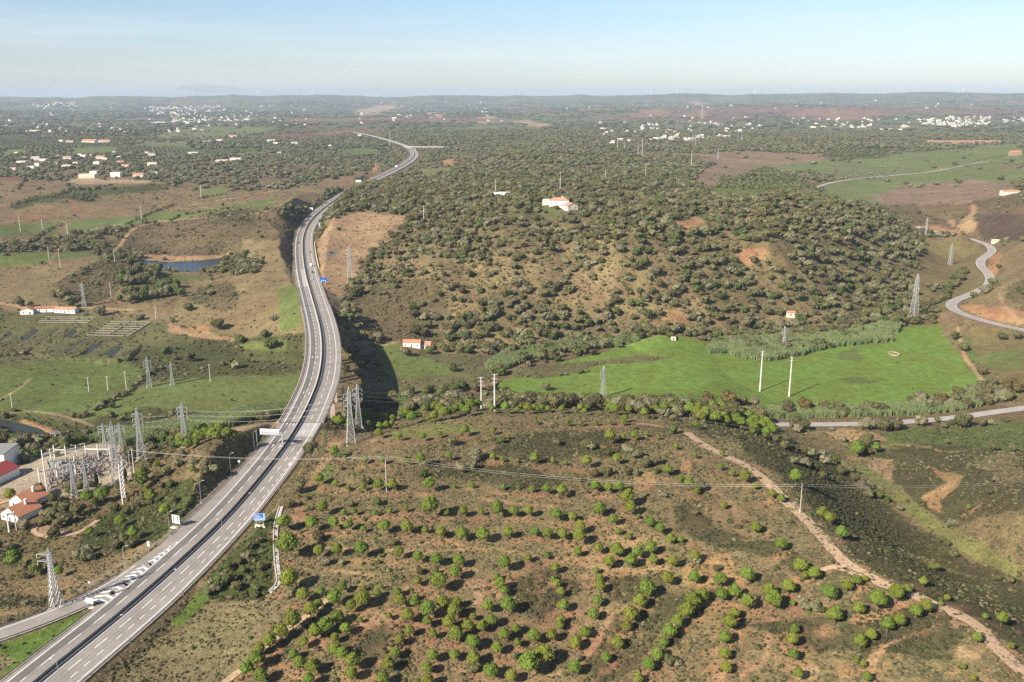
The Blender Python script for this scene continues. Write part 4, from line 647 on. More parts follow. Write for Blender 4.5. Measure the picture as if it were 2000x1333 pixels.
for k in sv:
    for c in (-6.5, 6.5):
        q = VI[k, :2] + MWn[iA - 1 + k] * c; g = float(Hh(q[0], q[1])); d = MB(); t2 = MWt[iA - 1 + k]; n2 = MWn[iA - 1 + k]
        def pr(w, l, z0, z1):
            V = [(*(q + n2 * a * w + t2 * b * l), z) for z in (z0, z1) for a, b in ((-1, -1), (1, -1), (1, 1), (-1, 1))]
            d.add(V, [(0, 3, 2, 1), (4, 5, 6, 7), (0, 1, 5, 4), (1, 2, 6, 5), (2, 3, 7, 6), (3, 0, 4, 7)])
        pr(1.5, .9, g - 2, 28.2); pr(2.7, 1.2, 28.2, 29.2); vloc(d).obj('pier', CONP, via)
for k, e in ((0, -1), (len(VI) - 1, 1)):
    q = VI[k, :2]; t2, n2 = MWt[iA - 1 + k], MWn[iA - 1 + k]; d = MB()
    V = [(*(q + n2 * a * 12.2 + t2 * b), z) for z in (20, 31.4) for a, b in ((-1, -2.2), (1, -2.2), (1, .8), (-1, .8))]
    d.add(V, [(0, 3, 2, 1), (4, 5, 6, 7), (0, 1, 5, 4), (1, 2, 6, 5), (2, 3, 7, 6), (3, 0, 4, 7)]); vloc(d).obj('abutment', CONP, via)
    d = MB(); V = [(*(q + n2 * a * 11.2 + t2 * b), 32.022) for a, b in ((-1, -.35), (-.12, -.35), (-.12, .35), (-1, .35))] + [(*(q + n2 * a * 11.2 + t2 * b), 32.022) for a, b in ((.12, -.35), (1, -.35), (1, .35), (.12, .35))]
    d.add(V, [(0, 1, 2, 3), (4, 5, 6, 7)]); vloc(d).obj('expansion_joint', BLACK, via)
# overpass at the far bend
q0 = atz(790, 291, 52); q1 = atz(866, 291.5, 52); ov = thing('overpass', 'pale concrete bridge crossing the motorway at its far bend', 'bridge', (*q0, 0)); a, b_ = np.array([0, 0]), np.array(q1) - np.array(q0)
L_ = np.c_[np.linspace(0, b_[0], 8), np.linspace(0, b_[1], 8), np.full(8, 58.)]
d = MB(); wall_along(d, L_, 0, 9, -1.2, 0); d.obj('deck', CONC, ov)
for s in (-1, 1): d = MB(); wall_along(d, L_, s * 4.4, .3, 0, 1.1); d.obj('parapet', CONC, ov)
for k in (2, 4, 5): d = MB(); d.box(L_[k, 0] - 1, L_[k, 1] - 1, 25, L_[k, 0] + 1, L_[k, 1] + 1, 56.9); d.obj('pier', CONC, ov)
# pale wall beside the road
i0, i1 = int(np.argmin(np.abs(MW[:, 1] - 925))), int(np.argmin(np.abs(MW[:, 1] - 1100)))
d = MB(); wall_along(d, off_line(13.2, i0, i1)[::2], 0, .7, -.5, 1.5); tag(d.obj('retaining_wall', CREAM), 'long cream retaining wall on the right verge beyond the viaduct', 'wall')

# ------------------------------------------------------------ country roads and tracks
ribbon('country_road', SIDE, -4.8, 4.8, .12, CRD, 4, drape=True); ribbon('valley_road', LOWR, -3.5, 3.5, .12, CRD, 4, drape=True); ribbon('far_road', FARR, -4.5, 4.5, .5, CRD, 3, drape=True)
joined('country_road_markings', [strip(LOWR, -3.2, -3.0, .18, drape=True), strip(LOWR, 3.0, 3.2, .18, drape=True), strip(LOWR, -.08, .08, .18, drape=True), strip(SIDE, -4.4, -4.2, .18, drape=True), strip(SIDE, 4.2, 4.4, .18, drape=True)], LINE)
DIRT = mat('dirt_track', (.41, .285, .18), .95, var=.28, scale=.8, bump=.1)
def track(s, w, name='dirt_track', m=None):
    q = L2(s); p = smooth_line(at([a for a, b in q], [b for a, b in q]), 1.2, 2); nz_ = fbm(p[:, 0], p[:, 1], 6, 3, 88) - .5; nz2 = fbm(p[:, 0], p[:, 1], 5, 3, 99) - .5
    return ribbon(name, p, -w / 2 + nz_ * w * .3, w / 2 + nz2 * w * .3, .26, m or DIRT, 6, drape=True)
track('1340,846 1362,862 1400,884 1440,902 1470,918 1500,945 1530,975 1560,1003 1590,1030 1612,1060 1640,1090 1665,1112 1700,1128 1740,1148 1790,1165 1820,1180 1860,1196 1895,1215 1920,1235 1940,1262 1970,1290 2005,1320 2050,1360', 4.2)
track('640,1172 600,1205 560,1232 520,1262 490,1295 440,1333 400,1370', 2.6)
track('1590,1125 1620,1108 1650,1112 1670,1122', 2.4)
track('57,1035 80,1022 62,1038 78,1048 110,1050 150,1044 180,1026 192,1016', 2.2)
track('95,972 40,972 -20,990', 3)
# drainage channel of pale concrete beside the verge
q = L2('549,990 543,1010 538,1030 538,1070 541,1110 546,1138 536,1150 527,1158'); p = smooth_line(at([a for a, b in q], [b for a, b in q]), 2, 2); p[:, 2] = Hh(p[:, 0], p[:, 1]) + .1
ch = thing('drainage_channel', 'open concrete drainage channel running down between lush verge and pine hill', 'channel')
for o in (-.75, .75): d = MB(); wall_along(d, p, o, .42, -.4, .28); d.obj('side_wall', CONC, ch)
d = MB(); wall_along(d, p, 0, .9, -.3, .03); d.obj('bed', CONC, ch)

# ------------------------------------------------------------ water
def flat(name, poly, z, m):
    d = MB(); c = np.mean(poly, 0); d.add([(*c, z)] + [(*(np.array(q) + (np.array(q) - c) / np.hypot(*(np.array(q) - c)) * 1.2), z) for q in poly], [(0, 1 + i, 1 + (i + 1) % len(poly)) for i in range(len(poly))][::1])
    o = d.obj(name, m); o['kind'] = 'structure'; return o
DWAT = mat('murky_water', (.035, .04, .03), .35, var=.15, scale=.3, spec=.1)
flat('pond_water', POND, 12.0, WATER); flat('river_water', RIVER, 1.2, DWAT)
for f in FISH: flat('fish_pond_water', f, 4.1, DWAT)

# ------------------------------------------------------------ lattice towers and poles
def lattice(mb, h, w0, w1, z0=0, nseg=10, leg=.22, br=.12, waist=None):
    prof = lambda t: (w0 + (waist - w0) * t / .62 if t < .62 else waist + (w1 - waist) * (t - .62) / .38) if waist else w0 + (w1 - w0) * t
    ts = [0]; t = 0
    while t < .999: t = min(1, t + max(.045, prof(t) / h * .95)); ts.append(t)
    for sx, sy_ in ((-1, -1), (1, -1), (1, 1), (-1, 1)):
        for a, b in zip(ts[:-1], ts[1:]): mb.bar((sx * prof(a) / 2, sy_ * prof(a) / 2, z0 + h * a), (sx * prof(b) / 2, sy_ * prof(b) / 2, z0 + h * b), leg)
    C4 = ((-1, -1), (1, -1), (1, 1), (-1, 1))
    for a, b in zip(ts[:-1], ts[1:]):
        for i in range(4):
            p, q = C4[i], C4[(i + 1) % 4]; wa, wb = prof(a) / 2, prof(b) / 2
            mb.bar((p[0] * wa, p[1] * wa, z0 + h * a), (q[0] * wb, q[1] * wb, z0 + h * b), br); mb.bar((q[0] * wa, q[1] * wa, z0 + h * a), (p[0] * wb, p[1] * wb, z0 + h * b), br)
            mb.bar((p[0] * wb, p[1] * wb, z0 + h * b), (q[0] * wb, q[1] * wb, z0 + h * b), br)
def pylon(label, foot, h, arms, aw=3.0, w0=None, rz=0, group=None, one=False, leg=.24):
    t = thing('pylon', label, 'pylon', foot, rz, group); w0 = w0 or h * .15; ww = h * .05
    b = MB(); lattice(b, h * .92, w0, ww * .9, -.4, leg=leg, br=leg * .55, waist=ww * 1.25); b.bar((0, 0, h * .9), (0, 0, h), leg)
    for s in ((-1, -1), (1, -1), (1, 1), (-1, 1)): b.bar((s[0] * ww * .45, s[1] * ww * .45, h * .915), (0, 0, h), leg * .7)
    b.obj('lattice_body', GALV, t)
    pts_ = []
    for z, s in arms:
        a = MB(); 
        a.bar((0, -ww * .4, z), (s * aw, 0, z + .1), leg * .7); a.bar((0, ww * .4, z), (s * aw, 0, z + .1), leg * .7); a.bar((0, 0, z + 1.1), (s * aw, 0, z + .15), leg * .6)
        ao_ = a.obj('cross_arm', GALV, t); i = MB(); i.bar((s * aw, 0, z), (s * aw, 0, z - 1.3), .22, 6); i.obj('insulator', CPOL, ao_); pts_.append((s * aw, z - 1.3))
    f = MB(); f.box(-.45, -.45, -1.5, .45, .45, .25); f = f.obj('footing', CONC, t)
    for s in ((-1, -1), (1, -1), (1, 1), (-1, 1)):
        if s != (-1, -1): f = f.copy(); COL.objects.link(f)
        f.location = (s[0] * w0 / 2, s[1] * w0 / 2, 0)
    c, s_ = math.cos(rz), math.sin(rz); return [(foot[0] + a * c, foot[1] + a * s_, foot[2] + z) for a, z in pts_], t
def ht(px, py, top):
    x, y, z = at1(px, py); _, _, dep = proj(x, y, z)
    r = ray(float(px), float(top)); k = math.hypot(x, y) / math.hypot(r[0], r[1]); return (x, y, z), CZ + r[2] * k - z
ends = {}
def arms6(h): return [(h * .87, -1), (h * .87, 1), (h * .77, -1), (h * .77, 1), (h * .67, -1), (h * .67, 1)]
def arms3(h): return [(h * .86, 1), (h * .78, -1), (h * .70, 1)]
PY = [  # key, photo foot, top, arms, arm length, label
 ('v1', 686, 868, 756, 6, 2.6, 'tall grey lattice pylon, nearest of the trio beside the viaduct, on bare hillside'), ('v2', 701, 835, 750, 6, 2.6, 'tall grey lattice pylon, right-hand one of the trio beside the viaduct'), ('v3', 673, 822, 752, 6, 2.6, 'lattice pylon with its foot behind bushy pines, left of the viaduct trio'),
 ('f1', 362, 870, 785, 6, 2.4, 'lattice pylon at the reed bed, standing against the green field left of the viaduct'), ('f2', 277, 897, 795, 6, 2.4, 'lattice pylon between substation and reed bed, seen against the green field'),
 ('s1', 230, 944, 821, 6, 2.2, 'tallest lattice pylon on the right edge of the substation yard'), ('s2', 206, 880, 826, 6, 2.6, 'slim lattice pylon with wide arms behind the substation, left of the tallest one'), ('s3', 238, 880, 825, 6, 2.4, 'slim lattice pylon behind the tallest substation pylon'), ('s4', 111, 841 + 30, 840, 4, 2.6, 'short slim lattice mast behind the left half of the substation'),
 ('w1', 146, 970, 898, 4, 1.8, 'lattice mast rising from trees in front of the substation'), ('w2', 170, 960, 900, 4, 1.8, 'short lattice mast beside the cypress in front of the substation'),
 ('l1', 110, 1187, 1066, 2, 4.2, 'grey lattice pylon with two left arms beside the slip road'),
 ('c1', 292, 756, 698, 6, 2.4, 'lattice pylon on the hedge line of the left green fields'), ('c2', 337, 752, 706, 3, 2.2, 'lattice pylon right of the hedge in the left green field'), ('c3', 165, 600, 551, 6, 2.2, 'lattice pylon beside the red roofed farm buildings'),
 ('m1', 1178, 776, 715, 6, 2.4, 'lattice pylon standing alone in the bright green meadow'), ('m2', 1530, 682, 637, 6, 2.4, 'lattice pylon at the reeds behind the meadow'), ('m3', 1783, 626, 534, 6, 2.6, 'tall lattice pylon at the meadow corner under the winding road'), ('m4', 1855, 517, 476, 6, 2.4, 'lattice pylon in scrub left of the winding road bend'), ('m5', 1808, 458, 425, 6, 2.2, 'lattice pylon beside the orange road cut below the scrub hill'),
 ('h1', 684, 549, 479, 6, 2.6, 'lattice pylon on the slope right of the motorway beyond the viaduct'),
 ('k1', 1371, 213 + 20, 205, 6, 5, 'far lattice pylon in front of the reddish hills')]
for key, a, b, tp, na, aw, lab in PY:
    foot, h = ht(a, b, tp); arms = {6: arms6(h), 4: arms6(h)[:4], 3: arms3(h), 2: [(h * .88, -1), (h * .77, -1)]}[na]
    rz = {'v': .25, 'f': .15, 's': .2, 'w': .2, 'l': 0, 'c': .3, 'm': .5, 'h': .2, 'k': 0}[key[0]]
    dist = math.hypot(foot[0], foot[1]); ends[key], _ = pylon(lab, foot, h, arms, aw, rz=rz, group='electricity pylons', leg=.20 if dist < 700 else .30 if dist < 2000 else .8)
def span(label, p, q, sag, r=.055, n=16):
    b = MB()
    for a, c in zip(p, q): b.wire(a, c, r, sag, n)
    tag(b.obj('power_line', WIRE), label, 'power line', 'power lines')
span('bundle of wires from the reed bed pylon over the motorway to the viaduct pylons', ends['f1'], ends['v1'], 3.5); span('bundle of wires across the green field between the two pylons left of the viaduct', ends['f2'], ends['f1'], 1.5)
span('bundle of wires from the green field pylon to the left viaduct pylon', ends['f2'], ends['v3'], 4); span('wires from the tall substation pylon to the pylon behind it', ends['s1'], ends['f2'], 1.2)
e = [(p[0] + 330, p[1] + 55, p[2] - 20) for p in ends['v2']]
span('dim wires leaving the viaduct pylons to the right over the shaded valley', ends['v2'], [tuple(np.array(p) + (np.array(q) - np.array(p)) * 1.0) for p, q in zip(ends['v2'], [tuple(np.array(ends['m1'][i % 6])) for i in range(6)])], 7)
# wooden and concrete poles
def pole(label, a, b, tp, kind='concrete_pole', arm=2.0, w=.38, m=None, rz=0, n_arm=1, name='utility_pole'):
    foot, h = ht(a, b, tp); t = thing(name, label, 'utility pole', foot, rz, 'utility poles'); d = MB(); d.bar((0, 0, -1), (0, 0, h), w * 1.25, 6, w * .7); d.obj('shaft', m or CPOL, t); pts_ = []
    for k in range(n_arm):
        z = h - .35 - k * 2.2; d = MB(); d.bar((-arm, 0, z), (arm, 0, z), .16); ao_ = d.obj('cross_arm', m or CPOL, t)
        i = MB(); [i.bar((s * arm * .95, 0, z), (s * arm * .95, 0, z + .5), .14, 6) for s in (-1, 0.01, 1)]; i.obj('insulators', GALV, ao_)
        c, s_ = math.cos(rz), math.sin(rz); pts_ += [(foot[0] + s * arm * c, foot[1] + s * arm * s_, foot[2] + z + .5) for s in (-.95, .95)]
    return pts_
p1 = pole('weathered pole on the pine hill, carrying two wires, left of the hill centre', 755, 961, 893, w=.36, m=WOOD, arm=1.1, rz=1.0)
p2 = pole('weathered pole beside the dirt track on the ridge, carrying two wires', 1562, 1004, 948, w=.32, m=WOOD, arm=1.1, rz=1.0)
p0 = pole('weathered pole of the pair with a platform beside the substation', 256, 930, 879, w=.5, m=CPOL, arm=.4); pole('right-hand pole of the pair beside the substation', 262, 924, 876, w=.45, m=CPOL, arm=.4)
pe = [(p[0] + 190, p[1] + 60, p[2] - 14) for p in p2]
span('two pale wires from the substation across the motorway to the hill pole', [p0[0], p0[1]], p1, 2.5, .07); span('two pale wires sagging across the pine hill between the two weathered poles', p1, p2, 4, .065, 24); span('two pale wires leaving the ridge pole to the right', p2, pe, 5, .06, 24)
pole('tall white pole, left of the pair in the bright meadow', 1484, 765, 686, w=1.0, arm=1.5, n_arm=2); pole('tall white pole, right of the pair in the bright meadow', 1541, 775, 697, w=1.0, arm=1.5, n_arm=2)
pole('white pole, left of the pair on the hill brow', 940, 799, 737, w=.8, arm=1.4, n_arm=3); pole('white pole, right of the pair on the hill brow', 966, 804, 731, w=.85, arm=1.4, n_arm=3)
for a, b, tp, lab in ((411, 746, 712, 'pole in the left green field nearest the viaduct'), (247, 760, 725, 'leaning pole on the hedge line of the left field'), (211, 763, 735, 'wooden pole left of the hedge in the green field'), (174, 766, 737, 'double wooden pole in the olive coloured field'), (24, 796, 768, 'thin pole near the left edge above the river'), (218, 590, 552, 'white pole in the grove below the pond'), (305, 622, 600, 'pole beside the path to the fish ponds'), (224, 512, 489, 'white pole left of the pond'), (118, 524, 486, 'white pole on the strip of grass far left'),
    (96, 508, 483, 'short white pole far left in the grass'), (40, 452, 424, 'white pole near the left edge in the dry fields'), (83, 448, 430, 'small white pole beside the red soil patch'), (133, 462, 440, 'white pole above the brown path'), (277, 432, 403, 'white pole in the middle of the dry field'), (393, 385, 362, 'small white pole on the upper dry field'), (828, 438, 402, 'white pole among oaks beside the bare cut slope'),
    (1094, 371, 336, 'white pole on the wooded hill above the white farmhouse'), (968, 380, 350, 'white pole beside the flat roofed hut on the hill'), (1182, 352, 332, 'white pole on the wooded hill, right of centre'), (1261, 348, 322, 'white pole at the sandy clearing strip'), (1350, 328, 296, 'white pole at the edge of the mauve field'), (1402, 311, 292, 'white pole standing in the mauve field'),
    (1254, 304, 270, 'white mast in the forest, tallest in its row'), (1246, 300, 280, 'short white mast left of the tallest in the forest row'), (1206, 292, 270, 'white mast at the left end of the forest row'), (1220, 292, 278, 'short white mast second in the forest row'), (762, 286, 256, 'dark mast beside the far motorway bend')):
    pole(lab, a, b, tp, w=.45 if b > 500 else .7 if b > 330 else 1.0, arm=.9)
for k, (a, b, tp) in enumerate(((1352, 282, 266), (1358, 288, 260), (1365, 276, 262), (1382, 275, 262), (1394, 274, 256), (1404, 275, 264), (1415, 274, 264), (1426, 275, 254), (1441, 276, 260), (1448, 277, 252), (1300, 246, 238), (1322, 249, 240))):
    foot, h = ht(a, b, tp); h = min(h, 55); t = thing('far_mast', 'distant pale mast of the cluster above the forest belt', 'mast', foot, 0, 'masts beyond the forest'); d = MB(); d.bar((0, 0, -1), (0, 0, h), 1.3, 4, .6); d.bar((-4, 0, h * .85), (4, 0, h * .85), .5); d.obj('shaft', GALV, t)

# ------------------------------------------------------------ lamp posts
lamp0 = thing('lamp_post', '', 'street lamp', (0, 0, -50), 0, 'lamp posts along the motorway')
d = MB(); d.bar((0, 0, -.3), (0, 0, 10), .2, 8, .12); d.obj('pole', GALV, lamp0); d = MB(); d.bar((0, 0, 9.9), (-1.3, 0, 10.3), .12); d.obj('arm', GALV, lamp0); d = MB(); d.box(-1.8, -.13, 10.24, -1.15, .13, 10.36); d.obj('lamp_head', METW, lamp0); d = MB(); d.box(-.4, -.4, -.8, .4, .4, .1); d.obj('base', CONC, lamp0)
LAMPS = [(253, 1256, 0, 'lamp post on the right verge, second from the bottom of the picture'), (356, 1163, 0, 'lamp post on the right verge above the green strip of grass'), (118, 1345, 0, 'lowest lamp post on the right verge, cut by the bottom edge'), (436, 1061, 0, 'lamp post on the right verge beside the dark bushes'), (498, 1007, 0, 'lamp post on the right verge behind the blue sign'), (545, 956, 0, 'lamp post on the right verge beside the big dark bush'), (580, 904, 0, 'lamp post on the right verge beside the round sign'),
         (245, 1117, 1, 'lamp post on the left verge where the slip road begins'), (125, 1182, 1, 'lamp post beside the lattice pylon at the slip road'), (332, 1046, 1, 'lamp post on the left verge below the white panel'), (393, 983, 1, 'lamp post on the left verge at the lower end of the dark cutting'), (451, 926, 1, 'lamp post on the left verge in front of the dark cutting'), (497, 881, 1, 'lamp post on the left verge under the gantry sign'), (565, 539, 1, 'white lamp post on the left slope beyond the viaduct'), (175, 1186 - 10, 1, 'lamp post at the nose of the slip road')][:14]
for k, (a, b, s, lab) in enumerate(LAMPS):
    p = at1(a, b); rz = (0 if s == 0 else math.pi) + .3
    if k == 0: lamp0.location = p; lamp0.rotation_euler = (0, 0, rz); lamp0['label'] = lab
    else: dup(lamp0, p, rz, lab)
for (a, b, lab) in ((503, 877, 'plain grey post right of the lamp under the gantry sign'),):
    p = at1(a, b); t = thing('post', lab, 'post', p); d = MB(); d.bar((0, 0, -.5), (0, 0, 8.5), .3, 8); d.obj('shaft', GALV, t)
# ------------------------------------------------------------ signs
def facing(t, name, w, h, z, m, mb_back=None, th=.12, y=0):
    d = MB(); d.box(-w / 2, y - th / 2, z, w / 2, y + th / 2, z + h); return d.obj(name, m, t)
p = atz(552.7, 875, 32.0); g = thing('gantry_sign', 'cantilever gantry over the left carriageway carrying the white back of a wide sign', 'road sign', (*p, 32), -.12)
d = MB(); d.bar((0, 0, -.2), (0, 0, 7.2), .5); d.obj('post', GALV, g); d = MB(); d.bar((0, 0, 6.8), (-11.5, 0, 6.8), .4); d.bar((0, 0, 7.8), (-11.5, 0, 7.8), .3); d.bar((0, 0, 7.0), (0, 0, 7.9), .4); d.obj('beam', GALV, g)
pn = facing(g, 'panel', 9.6, 3.3, 6.2, METW, y=.3); pn.location.x = -6.6
d = MB(); [d.box(-4.8 + k * 1.2 - .05, -.02, 6.3, -4.8 + k * 1.2 + .05, .17, 9.4) for k in range(1, 8)]; r_ = d.obj('stiffeners', GALV, pn)
p = at1(345, 1031); t = thing('white_panel_sign', 'back of a white rectangular sign on two posts at the left verge', 'road sign', p, -.35)
facing(t, 'panel', 3.6, 3.6, 1.9, METW); [MB().box(s * 1.0 - .12, -.3, -.3, s * 1.0 + .12, -.065, 5.4).obj('post', GALD, t) for s in (-1, 1)]; MB().box(-2.2, -1.1, -.8, 1.8, .7, .3).obj('footing', CREAM, t)
p = at1(508, 1026); t = thing('blue_direction_sign', 'blue and white direction sign on a concrete foot at the right verge', 'road sign', p, .15)
facing(t, 'panel', 4.2, 2.9, 2.0, mat('sign_blue_white', (.33, .52, .82), .5, var=.03)); f = MB(); f.box(-1.85, -.12, 3.1, 1.3, -.07, 4.7); ff = f.obj('blue_field', BLUE, t)
f = MB(); [f.box(-1.6, -.14, z, x1, -.122, z + .14) for z, x1 in ((4.2, -.1), (3.8, .5), (3.4, .9))]; f.obj('lettering_lines', METW, ff); [MB().box(s * 1.3 - .08, -.1, -.3, s * 1.3 + .08, .1, 2.0).obj('post', GALV, t) for s in (-1, 1)]
f = MB(); f.add([(-2, -.9, -.6), (2.2, -2.4, -.6), (2.2, .6, -.6), (-2, .6, -.6), (-2, -.9, .3), (2.2, -2.4, .3), (2.2, .6, .3), (-2, .6, .3)], [(0, 3, 2, 1), (4, 5, 6, 7), (0, 1, 5, 4), (1, 2, 6, 5), (2, 3, 7, 6), (3, 0, 4, 7)]); f.obj('footing', CREAM, t)
p = at1(632, 556); t = thing('blue_motorway_sign', 'small blue sign with two white marks on the right verge just beyond the viaduct', 'road sign', p, .2)
facing(t, 'panel', 6.2, 4.6, 2.0, BLUE); f = MB(); f.add([(-.5, -.09, 3.2), (.5, -.09, 3.2), (0, -.09, 4.9)], [(0, 1, 2)]); f.add([(-2.6, -.09, 2.4), (-1.9, -.09, 2.4), (-1.2, -.09, 3.6), (-1.6, -.09, 4.3)], [(0, 1, 2, 3)]); f.add([(2.6, -.09, 2.4), (1.9, -.09, 2.4), (1.2, -.09, 3.6), (1.6, -.09, 4.3)], [(0, 3, 2, 1)]); f.obj('white_marks', METW, t); [MB().box(s * 2 - .1, -.05, -.3, s * 2 + .1, .05, 2.0).obj('post', GALV, t) for s in (-1, 1)]
for a, b, hgt, n_, lab in ((468, 915, 2.6, 1, 'round white sign on a post before the dark cutting on the left verge'), (567, 921, 2.6, 1, 'round white sign on the right verge opposite the cutting'), (291, 1075, 2.4, 2, 'two round white signs on one post at the left verge above the slip road'), (176, 1152, 2.0, 1, 'small white sign on the outer verge of the slip road')):
    p = at1(a, b); t = thing('round_sign', lab, 'road sign', p, 0, 'small round signs'); MB().bar((0, 0, -.3), (0, 0, hgt + 1), .1, 6).obj('post', GALV, t)
    for k in range(n_): MB().bar((0, -.1, hgt + .9 - k * 1.1), (0, -.02, hgt + .9 - k * 1.1), 1.15 if b != 1152 else .8, 16).obj('disc', METW, t)
for a, b, w, h, lab in ((607, 413, 7, 4, 'far white sign beside the dark cutting on the left of the motorway'), (700, 357, 10, 4, 'far white sign left of the motorway before the long bend'), (774, 327, 4, 4, 'far white sign beside the motorway at the last cutting'), (626, 444, 5, 4, 'far pale blue sign on the right verge beyond the bridge wall')):
    p = at1(a, b + 2); t = thing('far_sign', lab, 'road sign', p); facing(t, 'panel', w, h, 3, METW if 'blue' not in lab else mat('pale_blue', (.3, .45, .75)), th=.3); [MB().box(s * w * .3 - .2, -.1, -1, s * w * .3 + .2, .1, 3).obj('post', GALV, t) for s in (-1, 1)]
# nose of the slip road: sign, crash cushion
p = (*atz(176, 1187, 31.5), 31.5); t = thing('gore_sign', 'white direction sign with an arrow shaped end in the nose between slip road and motorway', 'road sign', p, -.25)
f = MB(); f.add([(-1.9, -.06, 2.4), (-1.2, -.06, 1.7), (1.5, -.06, 1.7), (1.5, -.06, 3.6), (-1.2, -.06, 3.6), (-1.2, -.06, 3.1), (-1.9, .06, 2.4), (-1.2, .06, 1.7), (1.5, .06, 1.7), (1.5, .06, 3.6), (-1.2, .06, 3.6), (-1.2, .06, 3.1)], [(0, 1, 2, 3, 4, 5), (11, 10, 9, 8, 7, 6)] + [(i, i + 6, (i + 1) % 6 + 6, (i + 1) % 6) for i in range(6)]); f.obj('panel', METW, t)
[MB().box(s - .08, .07, -.2, s + .08, .2, 3.4).obj('post', GALV, t) for s in (-.7, .9)]; MB().box(-1.5, -.8, -.5, 1.6, .6, .25).obj('footing', CREAM, t)
p = (*atz(219, 1161, 31.9), 31.9); t = thing('crash_cushion', 'black rounded crash cushion at the tip of the barrier nose', 'crash cushion', p, -.9); MB().bar((0, 0, 0), (0, 0, 1.0), 1.5, 12).obj('drum', BLACK, t); MB().box(-.35, .8, .2, .35, 5, .8).obj('rails', CONC, t)

# ------------------------------------------------------------ vehicles
def car(label, px, py, col, kind='car', away=True, name='car'):
    x, y = atz(px, py, 32.1 if py > 400 else mz(py) + .1); i = int(np.argmin(np.hypot(MW[:, 0] - x, MW[:, 1] - y))); tt = MWt[i]; rz = math.atan2(tt[1], tt[0]) + (0 if away else math.pi)
    t = thing(name, label, kind, (float(x), float(y), float(MW[i, 2]) + .02), rz, 'vehicles on the motorway'); M_ = mat('paint_' + '_'.join('%d' % (c * 100) for c in col), col, .3, var=.02, spec=.6)
    if kind == 'van':
        l, w, h = 6.0, 2.1, 2.7; d = MB(); d.add([(-3, -1.05, .4), (3, -1.05, .4), (3, 1.05, .4), (-3, 1.05, .4), (-3, -1, 2.8), (1.3, -1, 2.8), (1.3, 1, 2.8), (-3, 1, 2.8), (2.2, -1, 1.6), (2.2, 1, 1.6), (3, -1.05, 1.2), (3, 1.05, 1.2)],
              [(0, 3, 2, 1), (4, 5, 6, 7), (0, 4, 7, 3), (0, 1, 10, 8, 5, 4), (3, 7, 6, 9, 11, 2), (1, 2, 11, 10), (10, 11, 9, 8), (8, 9, 6, 5)]); d.obj('body', M_, t)
        d = MB(); d.add([(2.18, -.9, 1.72), (2.18, .9, 1.72), (1.42, .9, 2.66), (1.42, -.9, 2.66)], [(0, 1, 2, 3)]); d.obj('windscreen', DARKW, t)
    else:
        pr = [(-2.1, .35), (2.1, .35), (2.15, .75), (1.2, .92), (.5, 1.42), (-1.1, 1.45), (-1.9, .98), (-2.15, .9)]; n_ = len(pr)
        d = MB(); d.add([(a, -.86, b) for a, b in pr] + [(a, .86, b) for a, b in pr], [tuple(range(n_)), tuple(range(2 * n_ - 1, n_ - 1, -1))] + [(i, i + n_, (i + 1) % n_ + n_, (i + 1) % n_) for i in range(n_)]); d.obj('body', M_, t)
        d = MB(); d.add([(1.1, -.75, .98), (1.1, .75, .98), (.56, .7, 1.38), (.56, -.7, 1.38)], [(0, 1, 2, 3)]); d.add([(-1.84, -.72, 1.04), (-1.84, .72, 1.04), (-1.2, .7, 1.42), (-1.2, -.7, 1.42)], [(0, 3, 2, 1)])
        for s in (-1, 1): d.add([(-1.4, s * .875, 1.0), (.9, s * .875, 1.0), (.4, s * .875, 1.35), (-1.05, s * .875, 1.38)], [(0, 1, 2, 3)])
        d.obj('windows', DARKW, t)
    for a in (-1.35, 1.35):
        for s in (-1, 1): MB().bar((a, s * .7, .33), (a, s * .92, .33), .66, 12).obj('wheel', BLACK, t)
car('white van driving on the right carriageway just beyond the viaduct', 607, 520, (.8, .8, .8), 'van', name='van'); car('black car just in front of the white van', 610, 532.5, (.03, .03, .035)); car('silver car nearest the bridge, behind the other traffic', 608.5, 546, (.7, .7, .7)); car('dark car ahead of the white van beside the retaining wall', 606, 493.5, (.05, .05, .06))
car('white lorry far up the right carriageway at the bend', 651, 401.5, (.82, .82, .82), 'van', name='van'); car('small dark car on the left carriageway in the bend', 583.5, 475, (.05, .06, .08), away=False); car('dark car far away where the motorway straightens', 727.5, 358, (.03, .04, .05)); car('dark car below the far overpass', 802, 322.5, (.03, .03, .04)); car('small dark car on the far left carriageway', 638, 398, (.08, .08, .1), away=False)

# ------------------------------------------------------------ foliage
def leaf_mat(name, col, rnd=.18, tr=.25):
    m = mat(name, col, .75, var=.3, scale=3.0, spec=.15, rnd=rnd); nt = m.node_tree; b = nt.nodes['Principled BSDF']; out = nt.nodes['Material Output']
    t = nt.nodes.new('ShaderNodeBsdfTranslucent'); mxx = nt.nodes.new('ShaderNodeMixShader'); mxx.inputs[0].default_value = tr
    nt.links.new(b.inputs['Base Color'].links[0].from_socket, t.inputs['Color']); nt.links.new(b.outputs[0], mxx.inputs[1]); nt.links.new(t.outputs[0], mxx.inputs[2]); nt.links.new(mxx.outputs[0], out.inputs[0]); return m
PINEM = leaf_mat('pine_needles', (0.155, 0.205, 0.034), .14); OAKM = leaf_mat('oak_leaves', (0.15, 0.148, 0.062), .3); OAKG = leaf_mat('olive_leaves', (0.225, 0.215, 0.12), .25); GRNM = leaf_mat('fresh_leaves', (0.104, 0.136, 0.04), .25)
